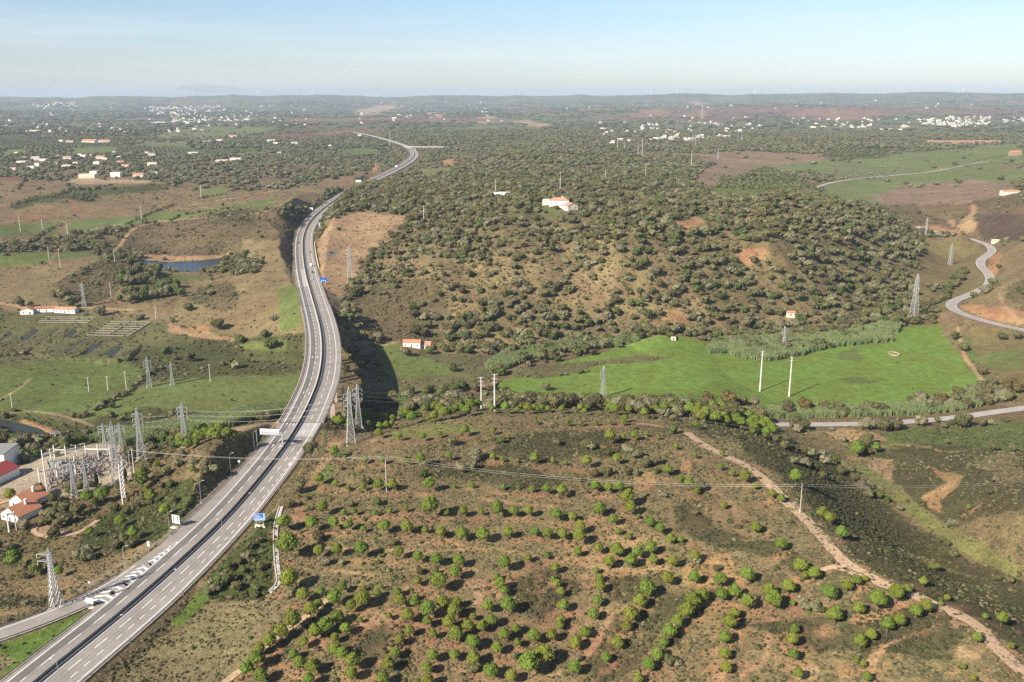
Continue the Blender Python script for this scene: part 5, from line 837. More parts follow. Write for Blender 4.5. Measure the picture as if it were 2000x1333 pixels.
AUTM = leaf_mat('autumn_leaves', (0.168, 0.128, 0.048), .2); BUSHM = leaf_mat('bush_leaves', (0.16, 0.15, 0.07), .35); TUFTM = leaf_mat('dry_tufts', (0.216, 0.188, 0.1), .3); TUFTD = leaf_mat('heath_tufts', (0.076, 0.08, 0.036), .35); REEDM = leaf_mat('reed_leaves', (0.23, 0.29, 0.125), .25); CYPM = leaf_mat('cypress_leaves', (0.024, 0.036, 0.0176), .1); FARM = leaf_mat('distant_leaves', (0.17, 0.17, 0.085), .3, .1)
def quads(c, nrm, size, r, bend=.3):
    """small bent leaf sprays at points c facing nrm"""
    n_ = len(c); a = r.normal(size=(n_, 3)); u = np.cross(nrm, a); u /= np.linalg.norm(u, axis=1)[:, None] + 1e-9; v = np.cross(nrm, u); s = (size * r.uniform(.6, 1.3, n_))[:, None]
    V = np.stack([c - u * s - v * s * .6, c + u * s * .8 - v * s, c + u * s + v * s * .7 + nrm * s * bend, c - u * s * .7 + v * s], 1)
    return V.reshape(-1, 3), np.arange(n_ * 4).reshape(-1, 4)
def ico(sub=2):
    import bmesh
    b = bmesh.new(); bmesh.ops.create_icosphere(b, subdivisions=sub, radius=1); v = np.array([q.co[:] for q in b.verts]); f = np.array([[q.index for q in w.verts] for w in b.faces]); b.free(); return v, f
ICO1, ICO2 = ico(1), ico(2)
def crown_arrays(lobes, nq, qs, r, flat=.85, core=.84, tri=ICO1, up=.0):
    """lobes: (x,y,z,radius); a solid lumpy core plus leaf sprays; returns quads only"""
    VV, FF, o = [], [], 0
    for (x, y, z, R) in lobes:
        v, f = tri; k = 1 + (r.random(len(v)) - .5) * .22; q = v * k[:, None] * [R * core, R * core, R * core * flat] + [x, y, z]
        VV.append(q); FF.append(np.c_[f, f[:, 2]][:, [0, 1, 2, 2]] + o); o += len(q)
    tot = sum(l[3] ** 2 for l in lobes)
    for (x, y, z, R) in lobes:
        n_ = max(6, int(nq * R * R / tot)); d = r.normal(size=(n_, 3)); d[:, 2] += up; d /= np.linalg.norm(d, axis=1)[:, None]
        c = d * (R * r.uniform(.82, 1.06, n_))[:, None] * [1, 1, flat] + [x, y, z]; nm = d + r.normal(size=(n_, 3)) * .35; nm /= np.linalg.norm(nm, axis=1)[:, None]
        v, f = quads(c, nm, qs, r); VV.append(v); FF.append(f + o); o += len(v)
    return np.concatenate(VV), np.concatenate(FF)
def qmesh(name, v, f, m):
    me = bpy.data.meshes.new(name); faces = [tuple(dict.fromkeys(map(int, q))) for q in f]; me.from_pydata([tuple(map(float, q)) for q in v], [], faces); me.materials.append(m); return me
def trunk_mesh(name, h, r0, r1, limbs, r, lean=.05):
    b = MB(); x, y = r.normal(size=2) * lean; b.bar((0, 0, -.12), (x, y, h * .6), r0 * 2, 6, (r0 + r1)); b.bar((x, y, h * .6), (x * 1.3, y * 1.3, h), r0 + r1, 6, r1 * 2)
    for k in range(limbs): t = 2 * math.pi * k / limbs + r.random(); b.bar((x, y, h * (.55 + .1 * (k % 3))), (x + .26 * math.cos(t), y + .26 * math.sin(t), h + .12), r1 * 1.6, 4, r1 * .6)
    me = bpy.data.meshes.new(name); me.from_pydata(b.v, [], b.f); me.materials.append(BARK); return me
def pine_crown(seed):
    r = np.random.default_rng(seed); L_ = [(0, 0, .80, .40)]
    for k in range(9): t = 2 * math.pi * k / 9 + r.random() * .5; L_.append((.22 * math.cos(t), .22 * math.sin(t), .76 + r.uniform(-.08, .06), .25 + r.random() * .05))
    for k in range(5): t = r.random() * 6.28; q = r.uniform(.05, .17); L_.append((q * math.cos(t), q * math.sin(t), .98 + r.uniform(-.04, .06), .2))
    return qmesh('crown', *crown_arrays(L_, 750, .036, r, .85, .88, ICO1, .25), PINEM)
def oak_crown(seed, nl=8, nq=700, m=None, tall=1.0, qs=.035, tri=ICO1, name='crown'):
    r = np.random.default_rng(seed); L_ = [(0, 0, .42 * tall, .34)]
    for k in range(nl): t = r.random() * 6.28; q = r.uniform(.12, .34); L_.append((q * math.cos(t), q * math.sin(t), r.uniform(.28, .62) * tall, r.uniform(.15, .25)))
    return qmesh(name, *crown_arrays(L_, nq, qs, r, .85, .9, tri), m or OAKM)
def bush_mesh(seed, m, nq=60, name='bush'):
    r = np.random.default_rng(seed); L_ = [(0, 0, .2, .36)] + [(*(r.uniform(-.3, .3, 2)), .2, r.uniform(.16, .26)) for _ in range(3)]
    return qmesh(name, *crown_arrays(L_, nq, .08, r, .8, .9, ICO1, .4), m)
PCR = [pine_crown(k) for k in range(7)]; PTR = [trunk_mesh('trunk', .62, .032, .018, 5, np.random.default_rng(k)) for k in range(3)]
OCR = [oak_crown(20 + k) for k in range(5)] + [oak_crown(30 + k, m=OAKG) for k in range(3)] + [oak_crown(40, m=GRNM), oak_crown(41, m=GRNM)]
ACR = [oak_crown(50 + k, m=AUTM, tall=1.25) for k in range(2)]; OTR = [trunk_mesh('trunk', .36, .045, .025, 4, np.random.default_rng(9 + k), .03) for k in range(2)]
TREES = []   # (name, x,y,z, size, crown mesh, trunk mesh, depth size px)
ORD = ['first', 'second', 'third', 'fourth', 'fifth', 'sixth', 'seventh', 'eighth', 'ninth', 'tenth', 'eleventh', 'twelfth', 'thirteenth', 'fourteenth', 'fifteenth', 'sixteenth', 'seventeenth', 'eighteenth', 'nineteenth', 'twentieth']
def ordn(k):
    if k >= 99: return f'{k + 1}th'
    if k < 20: return ORD[k]
    t, u = divmod(k + 1, 10); T = ['', '', 'twenty', 'thirty', 'forty', 'fifty', 'sixty', 'seventy', 'eighty', 'ninety']
    return (T[t] + 'ieth').replace('yieth', 'ieth') if u == 0 else f'{T[t]}-{ORD[u - 1]}'
def row_label(items, what, zone_of, group):
    """items: (x_px, y_px, d_px) -> labels by zone, then by place in the zone from the left"""
    zones = {}
    for i, q in enumerate(items): zones.setdefault(zone_of(q), []).append(i)
    lab = [None] * len(items)
    for z, ids in zones.items():
        ids.sort(key=lambda i: items[i][0])
        for k, i in enumerate(ids):
            pos = 'only' if len(ids) == 1 else ordn(k) + ' from the left'; lab[i] = f'{what(items[i])}, {pos} {z}'
    return lab
def pzone(q):
    x, y = q[0], q[1]
    if x < 400 and y > 860 and (y < 1300): return ('between substation and motorway' if y < 985 else 'on the slope above the slip road')
    if x > 1590 and y < 1000: return 'on the dark slope beyond the ridge track'
    hang = [(838, 'in the top row of the hill'), (872, 'in the second row of the hill'), (905, 'in the third row of the hill'), (938, 'in the row level with the poles'), (968, 'in the row under the left pole'), (1000, 'in the sixth row of the hill'), (1030, 'in the seventh row of the hill'), (1058, 'in the eighth row of the hill'), (1085, 'in the middle belt of the hill'), (1112, 'just below the middle of the hill'),
            (1140, 'level with the fork of the track'), (1165, 'level with the foot of the drain'), (1190, 'at the top of the lowest belt'), (1215, 'in the second tier of the lowest belt'), (1240, 'in the third tier of the lowest belt'), (1268, 'in the fourth tier of the lowest belt'), (1296, 'in the last tier but one'), (2000, 'along the bottom edge of the picture')]
    return next(t for b, t in hang if y < b)
def size_word(q, a, b): return 'small' if q[2] < a else 'large' if q[2] > b else 'medium'
order = np.argsort(-(PT[:, 6])); keepP = set(order[:236].tolist())
items = [(PT[i, 4], PT[i, 5], PT[i, 6]) for i in sorted(keepP)]
labs = row_label(items, lambda q: size_word(q, 17, 26) + ' stone pine', pzone, '')
def plant(name, label, cat, group, x, y, z, s, crown, trunk, rz, sz=1.0):
    t = thing(name, label, cat, (float(x), float(y), float(z)), rz, group); t.scale = (s, s, s * sz)
    c = bpy.data.objects.new('crown', crown); COL.objects.link(c); c.parent = t
    k = bpy.data.objects.new('trunk', trunk); COL.objects.link(k); k.parent = t; return t
for n_, i in enumerate(sorted(keepP)):
    r = PT[i]; plant('stone_pine', labs[n_], 'pine tree', 'stone pines planted on the hill', r[0], r[1], r[2], r[3] * 1.13, PCR[i % 7], PTR[i % 3], rng.random() * 6.28, rng.uniform(.95, 1.2))
# belts of pines along the brow
BL = sorted(range(len(BT)), key=lambda i: -BT[i, 6])[:60]
def bzone(q): return 'in the pine belt behind the hilltop oak' if q[0] > 1330 and q[1] > 780 else 'in the belt on the brow of the hill' if q[0] > 900 else 'in the belt behind the viaduct pylons' if q[0] > 620 else 'in the belt beside the reed bed'
bl = row_label([(BT[i, 4], BT[i, 5], BT[i, 6]) for i in BL], lambda q: 'bright stone pine', bzone, '')
for n_, i in enumerate(BL): r = BT[i]; plant('stone_pine', bl[n_], 'pine tree', 'stone pines in the belts', r[0], r[1], r[2], r[3] * 1.25, PCR[i % 7], PTR[i % 3], rng.random() * 6.28)
restP = [PT[i] for i in range(len(PT)) if i not in keepP] + [BT[i] for i in range(len(BT)) if i not in BL]
# named broadleaf trees
def ozone(q):
    x, y = q[0], q[1]
    if x < 400: return 'by the substation' if y > 860 and y < 1000 else 'above the slip road' if y >= 1000 else 'round the left fields' if y > 720 else 'in the grove between farm and pond' if y > 500 else 'far left'
    if x < 560 and y > 1080: return 'in the lush verge below the blue sign'
    if y > 815: return ('on the upper part of the pine hill' if y < 930 else 'among the pines of the hill') if x < 1560 else 'in the gully beyond the ridge track' if x < 1780 else 'on the far right slope'
    if y > 700: return 'along the stream behind the hill' if x < 1000 else 'at the lower edge of the meadow' if x < 1650 else 'at the right end of the meadow'
    return 'round the orange roofed farmhouse' if x < 1000 else 'along the upper edge of the meadow'
AUT = [(1386, 785), (1423, 784), (1570, 796), (1837, 780), (1975, 750)]
its = [tuple(r[4:7]) for r in OT]; ol = row_label(its, lambda q: size_word(q, 17, 26) + ' dark evergreen oak', ozone, '')
for i, r in enumerate(OT):
    au = any(abs(r[4] - a) < 14 and abs(r[5] - b) < 14 for a, b in AUT); lb = ol[i].replace('dark evergreen oak', 'russet autumn tree') if au else ol[i]
    sh = r[3] < 5.2 and not au
    if sh: lb = lb.replace('evergreen oak', 'evergreen shrub')
    plant('autumn_tree' if au else 'shrub' if sh else 'oak_tree', lb, 'shrub' if sh else 'tree', 'dark shrubs' if sh else 'broadleaf trees near the hill and meadow', r[0], r[1], r[2], max(2.2, r[3] * 1.1), ACR[i % 2] if au else OCR[i % 10], OTR[i % 2], rng.random() * 6.28, rng.uniform(.85, 1.1))
for a, b, h, lab in ((191, 962, 11, 'slender dark cypress in front of the substation'), (247, 945, 9, 'slender dark cypress right of the tall substation pylon'), (1990, 800, 1, '')):
    if not lab: continue
    p = at1(a, b); r = np.random.default_rng(5); L_ = [(0, 0, .12 + k * .085, .09 * (1 - abs(k - 4) / 9)) for k in range(10)]; cr = qmesh('crown', *crown_arrays(L_, 260, .03, r, 1.2, .9), CYPM); plant('cypress', lab, 'tree', 'cypresses by the substation', *p, h, cr, OTR[0], 0)

# ------------------------------------------------------------ scattered vegetation as masses
def hidden_col(name, meshes):
    c = bpy.data.collections.new(name)
    for i, m in enumerate(meshes): c.objects.link(bpy.data.objects.new(f'{name}_{i:02d}', m))
    return c
def scatter(name, label_kind, P_, scale, rz, idx, meshes, tilt=None):
    if len(P_) == 0: return
    pm = bpy.data.meshes.new(name); pm.vertices.add(len(P_)); pm.vertices.foreach_set('co', np.ascontiguousarray(P_, np.float32).ravel())
    for nm, ty, val in (('sc', 'FLOAT_VECTOR', scale), ('ro', 'FLOAT_VECTOR', np.c_[np.zeros(len(P_)), np.zeros(len(P_)), rz]), ('ix', 'INT', idx)):
        a = pm.attributes.new(nm, ty, 'POINT'); a.data.foreach_set('vector' if ty != 'INT' else 'value', np.ascontiguousarray(val, np.float32 if ty != 'INT' else np.int32).ravel())
    o = bpy.data.objects.new(name, pm); COL.objects.link(o); o['kind'] = 'stuff'
    g = bpy.data.node_groups.new(name, 'GeometryNodeTree'); g.interface.new_socket('Geometry', in_out='INPUT', socket_type='NodeSocketGeometry'); g.interface.new_socket('Geometry', in_out='OUTPUT', socket_type='NodeSocketGeometry')
    N, Lk = g.nodes, g.links; gi_, go_ = N.new('NodeGroupInput'), N.new('NodeGroupOutput'); ip = N.new('GeometryNodeInstanceOnPoints'); ci = N.new('GeometryNodeCollectionInfo')
    ci.inputs['Collection'].default_value = hidden_col(name + '_kit', meshes); ci.inputs['Separate Children'].default_value = True; ci.inputs['Reset Children'].default_value = True; ip.inputs['Pick Instance'].default_value = True
    def att(nm, ty): q = N.new('GeometryNodeInputNamedAttribute'); q.data_type = ty; q.inputs['Name'].default_value = nm; return q.outputs[0]
    Lk.new(gi_.outputs[0], ip.inputs['Points']); Lk.new(ci.outputs[0], ip.inputs['Instance']); Lk.new(att('ix', 'INT'), ip.inputs['Instance Index']); Lk.new(att('sc', 'FLOAT_VECTOR'), ip.inputs['Scale'])
    er = N.new('FunctionNodeEulerToRotation'); Lk.new(att('ro', 'FLOAT_VECTOR'), er.inputs[0]); Lk.new(er.outputs[0], ip.inputs['Rotation']); Lk.new(ip.outputs[0], go_.inputs[0])
    md = o.modifiers.new('scatter', 'NODES'); md.node_group = g; return o
def cand(r0, r1, sp, seed, azm=33):
    r = np.random.default_rng(seed); A = .5 * (r1 * r1 - r0 * r0) * 2 * math.radians(azm); n_ = int(A / sp ** 2); q = np.sqrt(r.uniform(r0 * r0, r1 * r1, n_)); t = r.uniform(-1, 1, n_) * math.radians(azm)
    x, y = q * np.sin(t), q * np.cos(t); return x, y, Hh(x, y), r
def clear_of(x, y, pad=2.0):
    k = np.ones(len(x), bool); d, s, sg = linenear(x, y, MW[::6]); k &= d > np.where(sg < 0, hwL(y), hwR(y)) + pad + 1.5
    k &= ~((y > 276) & (y < 340) & (sg < 0) & (d < 24) & (x > np.interp(y, RAMP[:, 1], RAMP[:, 0]) - 5))
    for R, w in ((RAMP, 5), (SIDE, 8), (LOWR, 12), (FARR, 7)): d, _, _ = linenear(x, y, R[::4]); k &= d > w + pad
    for pl in [POND, RIVER] + FISH: k &= polydist(x, y, pl) > 1.5
    return k
BLD = []   # building spots to keep clear: x, y, radius
def off_bld(x, y):
    k = np.ones(len(x), bool)
    for a, b, r in BLD: k &= (x - a) ** 2 + (y - b) ** 2 > r * r
    return k
# ------------------------------------------------------------ buildings
def gable(mb, w, d, h, rh, ov=.35, th=.18, axis='y'):
    if axis == 'x': w, d = d, w
    V = [(-w / 2 - ov, -d / 2 - ov, h), (0, -d / 2 - ov, h + rh), (w / 2 + ov, -d / 2 - ov, h), (-w / 2 - ov, d / 2 + ov, h), (0, d / 2 + ov, h + rh), (w / 2 + ov, d / 2 + ov, h)]
    V += [(a, b, c - th) for a, b, c in V]; Fc = [(0, 1, 4, 3), (1, 2, 5, 4), (9, 10, 7, 6), (10, 11, 8, 7), (0, 6, 7, 1), (1, 7, 8, 2), (3, 4, 10, 9), (4, 5, 11, 10), (0, 3, 9, 6), (2, 8, 11, 5)]
    if axis == 'x': V = [(b, -a, c) for a, b, c in V]
    return mb.add(V, Fc)
def house(name, label, p, w, d, h, roof='gable', rm=None, wm=None, rz=0, nw=3, axis='x', chim=0, cat='house', group=None, rh=None, door=True):
    t = thing(name, label, cat, p, rz, group); b = MB(); wm = wm or WHITE; b.box(-w / 2, -d / 2, -2.5, w / 2, d / 2, h); rh = rh or (d if axis == 'x' else w) * .22
    if roof == 'gable':
        if axis == 'x': b.add([(s * (w / 2 - .01), a, c) for s in (-1, 1) for a, c in ((-d / 2, h), (d / 2, h), (0, h + rh - .15))], [(0, 2, 1), (3, 4, 5)])
        else: b.add([(a, s * (d / 2 - .01), c) for s in (-1, 1) for a, c in ((-w / 2, h), (w / 2, h), (0, h + rh - .15))], [(0, 1, 2), (3, 5, 4)])
    b.obj('wall', wm, t)
    if roof == 'gable': r = gable(MB(), w, d, h, rh, axis=axis).obj('roof', rm or TILE, t)
    elif roof == 'hip':
        m = MB(); e = min(w, d) * .42; m.add([(-w / 2 - .4, -d / 2 - .4, h), (w / 2 + .4, -d / 2 - .4, h), (w / 2 + .4, d / 2 + .4, h), (-w / 2 - .4, d / 2 + .4, h), (-w / 2 + e, 0, h + rh), (w / 2 - e, 0, h + rh)], [(0, 1, 5, 4), (1, 2, 5), (2, 3, 4, 5), (3, 0, 4), (3, 2, 1, 0)]); r = m.obj('roof', rm or TILE, t)
    else:
        m = MB(); m.box(-w / 2 - .15, -d / 2 - .15, h - .02, w / 2 + .15, -d / 2 + .25, h + .5); m.box(-w / 2 - .15, d / 2 - .25, h - .02, w / 2 + .15, d / 2 + .15, h + .5); m.box(-w / 2 - .15, -d / 2 + .25, h - .02, -w / 2 + .25, d / 2 - .25, h + .5); m.box(w / 2 - .25, -d / 2 + .25, h - .02, w / 2 + .15, d / 2 - .25, h + .5); m.box(-w / 2 + .25, -d / 2 + .25, h + .01, w / 2 - .25, d / 2 - .25, h + .1); r = m.obj('roof', rm or wm, t)
    fl = 2 if h > 5 else 1
    for f in range(fl):
        for k in range(nw):
            x = -w / 2 + w * (k + .5) / nw
            if door and f == 0 and k == nw // 2: MB().box(x - .55, -d / 2 - .06, 0, x + .55, -d / 2 + .05, 2.1).obj('door', BARK, t); continue
            MB().box(x - .5, -d / 2 - .05, 1.0 + f * 2.9, x + .5, -d / 2 + .05, 2.1 + f * 2.9).obj('window', DARKW, t)
    for k in range(chim): MB().box(w * (.15 - .35 * k) - .45, d * .12 - .45, h, w * (.15 - .35 * k) + .45, d * .12 + .45, h + rh + 1.2).obj('chimney', WHITE, r)
    fr_ = max(w, d) * (.95 if math.hypot(p[0], p[1]) > 1500 else .62) + 1.5; BLD.append((p[0] * (1 - fr_ * .5 / math.hypot(p[0], p[1])), p[1] * (1 - fr_ * .5 / math.hypot(p[0], p[1])), fr_)); return t
# orange roofed farmhouse behind the viaduct
P_ = lambda a, b: at1(a, b)
house('farmhouse', 'white farmhouse with bright orange tiled roof in the valley right of the viaduct', P_(805, 676), 14, 7, 3.6, rm=TILE, nw=3, rz=-.04, rh=2.0)
house('old_farmhouse', 'white farmhouse half with mossy old tiles, joined right of the orange roof', P_(828, 678.5), 12, 8, 3.2, rm=TILD, nw=3, rz=-.05, rh=2.0)
house('annex', 'small white gabled annex in front of the old farmhouse half', P_(841, 684), 4.5, 5, 2.6, rm=TILD, nw=1, axis='y', rh=1.2, door=False)
# white manor on the wooded hill
house('hill_manor', 'long white manor with hipped red-brown roof on top of the wooded hill', P_(1092, 400), 22, 12, 5.0, 'hip', TILD, nw=4, rz=-.1, chim=1, rh=3.2)
house('manor_wing', 'plain cream wing at the left of the hilltop manor', P_(1072, 398), 14, 9, 4.2, 'flat', wm=CREAM, nw=2, rz=-.1, door=False); house('manor_barn', 'tan tiled outbuilding stepping down right of the hilltop manor', P_(1114, 407), 14, 10, 3.2, rm=TILD, wm=CREAM, nw=2, axis='y', rz=.5)
pp = [P_(a, b) for a, b in ((1090, 404), (1106, 413), (1118, 420))]; d = MB(); wall_along(d, smooth_line(np.array(pp), 3, 1), 0, .6, -1, 2.4); tag(d.obj('terrace_wall', WHITE), 'long white terrace wall descending in front of the hilltop manor', 'wall')
house('flat_hut', 'low flat white hut beside a pole on the wooded hill', P_(980, 381), 22, 10, 3, 'flat', nw=3, door=False)
# red roofed farm at the left edge
house('farm_house', 'gabled white farm house with red roof at the left edge above the fish ponds', P_(55, 612), 11, 10, 3.6, rm=TILE, nw=2, axis='y', rz=.25); house('farm_barn', 'long low farm building with red roof, middle one of the three at the ponds', P_(87, 608), 24, 8, 3.2, rm=mat('brick_red_tiles', (.30, .14, .09), .85, var=.3, scale=2), nw=4, rz=.16); house('farm_shed', 'white shed with dull brown roof and dark openings, right of the red roofed farm', P_(131, 610), 20, 8, 3.4, rm=TILD, nw=5, rz=-.1)
# substation side
house('control_building', 'tall white building with flat grey roof at the left picture edge', P_(-4, 912), 16, 15, 9.5, 'flat', GREYR, nw=0, rz=.02, cat='building'); house('red_roofed_hall', 'long low hall with dark red sheet roof at the left picture edge', P_(-22, 943), 15, 24, 4.4, rm=TILR, nw=0, axis='y', rz=-.28, cat='building', rh=2.6)
house('villa', 'front gable of the paired orange roofed house below the substation', P_(43, 1008), 11, 12, 3.0, rm=TILE, nw=3, axis='y', rz=-.42, chim=1, rh=3.7); house('villa', 'rear gable of the paired orange roofed house, nearest the substation yard', P_(58, 983), 11, 12, 3.0, rm=TILE, nw=2, axis='y', rz=-.42, chim=1, rh=3.7)
# ruins and huts
house('stone_cottage', 'small pale cottage among trees behind the meadow, right of centre', P_(1543, 616), 8, 6, 3, rm=TILD, wm=CREAM, nw=1); house('stone_hut', 'tiny pale hut with dark doorway at the top edge of the meadow', P_(1315, 664), 3.6, 3, 2.0, 'flat', wm=CREAM, nw=1); house('roadside_hut', 'long low white building beside the bend of the winding road', P_(1946, 473), 11, 4, 2.6, 'flat', wm=CREAM, nw=2); house('white_barn', 'low cream barn with tiled roof near the right edge in the dry fields', P_(1972, 379), 26, 8, 4, rm=TILD, wm=CREAM, nw=4); house('orange_house', 'terracotta house with pale front near the right picture edge', P_(1982, 304), 26, 14, 9, 'gable', TILE, wm=mat('terracotta_wash', (.34, .22, .17)), nw=3)
# sunken ring tank in the meadow
p = P_(1746, 692); t = thing('stone_tank', 'low round stone tank lying in the bright meadow', 'tank', p); d = MB(); a_ = [(4.2 * math.cos(k / 20 * 6.283), 6.2 * math.sin(k / 20 * 6.283)) for k in range(20)]
V = []; [V.extend([(x, y, -.6), (x * .78, y * .78, -.6), (x * .78, y * .78, .9), (x, y, .9)]) for x, y in a_]; Fc = [(4 * i + k, 4 * ((i + 1) % 20) + k, 4 * ((i + 1) % 20) + (k + 1) % 4, 4 * i + (k + 1) % 4) for i in range(20) for k in range(4)]
d.add(V, Fc); d.obj('ring_wall', mat('tan_stone', (.36, .27, .18), .9, var=.3, scale=.6), t)
# villas of the settlement
VIL = '22,311,8,4,f 44,320,20,6,f 70,313,17,8,f 52,310,11,4,f 86,315,15,5,f 62,330,18,6,f 74,325,11,7,f 26,332,14,6,g 12,338,5,4,f 110,322,9,6,g 113,307,8,4,f 132,311,17,7,g 131,329,19,8,f 148,322,10,6,f 164,307,12,5,f 156,305,9,5,f 197,311,18,9,g 190,325,13,11,f 205,315,11,8,f 236,320,16,7,g 245,326,17,5,g 233,309,9,4,f 287,301,8,5,f 297,304,15,6,g 298,326,20,10,f 254,301,8,4,f 223,300,7,5,f 172,348,34,9,f 184,342,16,9,f 228,346,22,11,f 271,347,22,12,g 302,341,16,5,f 378,301,22,4,f 434,317,26,5,f 461,314,24,6,f 402,279,18,4,f 430,276,14,4,f 455,268,18,3,g 120,278,9,5,f 136,278,16,4,g 176,278,30,4,g 205,278,24,4,g 68,258,30,4,f 309,242,30,4,f 545,300,9,3,f 540,282,12,4,f 575,282,14,5,f 530,276,18,3,f 703,266,8,3,f 770,232,10,3,f 645,287,6,4,f 94,344,10,3,g 33,300,8,3,f 180,304,8,3,f'
for k, t_ in enumerate(VIL.split()):
    a, b, w, h, rf = t_.split(','); a, b, w, h = float(a), float(b), float(w), float(h); p = P_(a, b); _, _, dep = proj(*p); wm_ = w * dep / F * .88; hm = h * dep / F * .88
    desc = ('tile roofed' if rf == 'g' else 'flat roofed') + (' white villa' if b > 290 else ' white farm building'); 
    where = f"in the {['farthest','second','third','nearest'][int(np.clip((b - 299) // 13, 0, 3))]} row, upper left settlement" if b > 290 and a < 330 else 'in the far fields, upper left'
    house('villa' if b > 290 else 'farm_building', f'{desc}, {ordn(k)} counted, {where}' if False else f'{"wide" if w > 17 else "narrow" if w < 10 else "medium"} {desc} {where}', p, wm_, wm_ * .6, hm * (.6 if rf == 'g' else .9), 'gable' if rf == 'g' else 'flat', [TILE, TILD][k % 2] if rf == 'g' else None, [mat('villa_wash', (.66, .63, .57), .85, var=.1, scale=.5)] [0] if k % 3 else CREAM, rng.uniform(-.3, .3), nw=max(2, int(wm_ / 5)), cat='house')
vil = [o for o in COL.objects if o.name.startswith(('villa', 'farm_building')) and o.get('category') == 'house' and 'upper left' in o.get('label', '')]; byl = {}
for o in vil: byl.setdefault(o['label'], []).append(o)
for lb, os_ in byl.items():
    os_.sort(key=lambda o: o.location.x / o.location.y)
    for k, o in enumerate(os_):
        if len(os_) > 1: o['label'] = f'{lb}, {ordn(k)} from the left'
        o['group'] = 'white houses of the upper left settlement'
# far towns
TOWN = [('60,202 150,200 150,209 70,210', 55), ('285,208 440,208 440,222 330,226 280,220', 105), ('330,228 500,226 500,238 340,242', 70), ('0,210 300,206 600,206 600,250 300,262 0,262', 75), ('600,200 1000,200 1000,240 700,250', 30), ('1170,226 1500,226 1500,252 1400,268 1180,284', 55), ('1792,233 1850,229 1935,230 1935,246 1850,250 1800,243', 120), ('1530,232 1780,232 1770,256 1560,250', 42), ('1950,232 2010,230 2010,246 1960,244', 22), ('840,200 1900,196 1900,214 900,214', 18), ('1180,262 1420,258 1420,276 1180,284', 18)]
th = []
for s, n_ in TOWN: th += [(a, b) for a, b, _ in belt(L2(s), n_, 1, 2, len(th) + 5)]
tw = at([a for a, b in th], [b for a, b in th]); ok = np.hypot(tw[:, 0], tw[:, 1]) < 19000; tw = tw[ok]; th = np.array(th)[ok]
_, _, td = proj(tw[:, 0], tw[:, 1], tw[:, 2]); protos = []
def merged_house(kind):
    b = MB(); w, d, h = 1.0, .7, .42; b.box(-.5, -.35, -.3, .5, .35, h)
    if kind == 0: gable(b, w, d, h, .16, .03, .02, 'x')
    if kind == 1: b.box(-.5, -.35, h, .1, .35, h + .34)
    if kind == 2: b.box(.45, -.3, -.3, 1.1, .3, .3)
    if kind == 3: b.box(-.2, -.33, h, .5, .33, h + .3); b.box(-1.0, -.3, -.3, -.46, .2, .3)
    return b
hm_ = [merged_house(k) for k in range(4)]; hme = []
for k, b in enumerate(hm_): me_ = bpy.data.meshes.new('house_body'); me_.from_pydata(b.v, [], b.f); me_.materials.append(mat('far_render', (.50, .48, .44)) if k != 2 else CREAM); hme.append(me_)
tr_ = []
o_ = np.argsort(td); ind = set(o_[:190].tolist()); szr = rng.uniform(10, 19, len(tw)) * np.where(td > 8000, 1.25, 1)
def tname(q):
    a, b = q; return 'far left plain' if a < 600 else 'middle of the plain' if a < 1100 else 'plain before the reddish hills' if a < 1780 else 'white town at the far right'
for i in sorted(ind):
    o = bpy.data.objects.new('distant_house', hme[i % 4]); COL.objects.link(o); o.location = tuple(map(float, tw[i])); s = float(szr[i]); o.scale = (s, s, s); o.rotation_euler = (0, 0, float(rng.uniform(-.6, .6)))
    tag(o, f'tiny distant white house in the {tname(th[i])}', 'house', f'distant white houses, {tname(th[i])}')
rest = [i for i in range(len(tw)) if i not in ind]
scatter('town', None, tw[rest], np.repeat(szr[rest][:, None], 3, 1), rng.uniform(-.6, .6, len(rest)), np.array(rest) % 4, hme)
# terracotta row of new houses far right
for k in range(9):
    p = P_(1822 + k * 15, 279 + (k % 2)); house('terraced_house', f'far unfinished terracotta house, {ordn(k)} from the left in its long row', p, 34, 14, 7, 'flat', TILD, wm=mat('terracotta_wash', (.34, .22, .17)), nw=3, group='terracotta row beyond the green fields', door=False)

# ------------------------------------------------------------ substation
def post_px(a, b, tp, w=.5): foot, h = ht(a, b, tp); return foot, h
def gantry(label, posts, beams, name='substation_gantry'):
    t = thing(name, label, 'gantry', (0, 0, 0)); P0 = []
    for a, b, tp in posts: foot, h = ht(a, b, tp); P0.append((foot, h)); d = MB(); d.bar((foot[0], foot[1], foot[2] - 1), (foot[0], foot[1], foot[2] + h), .55, 4, .4); d.obj('post', CPOL, t)
    for i, j, f in beams:
        (p, h), (q, g_) = P0[i], P0[j]; d = MB(); a_, b_ = (p[0], p[1], p[2] + h * f), (q[0], q[1], q[2] + g_ * f); d.bar(a_, b_, .5); bm = d.obj('beam', CPOL, t)
        for k in range(1, 7): c = np.array(a_) + (np.array(b_) - np.array(a_)) * k / 7; MB().bar(c, c - [0, 0, 1.0], .22, 6).obj('insulator', GALV, bm)
gantry('pale gantry of six posts and long beams along the back of the substation yard', [(109, 910, 869), (131, 908, 870), (151, 900, 869), (169, 899, 869), (193, 901, 869), (216, 899, 870)], [(0, 1, .78), (1, 2, .76), (3, 4, .74), (4, 5, .74)])
gantry('pale gantry of tall posts at the left end of the substation yard', [(92, 960, 877), (101, 908, 877), (80, 960, 912), (114, 946, 905), (148, 925, 890)], [(0, 1, .86), (2, 3, .8), (3, 4, .7)])
gantry('pale ladder-like double mast in front of the tall substation pylon', [(240, 985, 905), (245, 972, 900)], [(0, 1, k / 9) for k in range(1, 9)], 'ladder_mast')
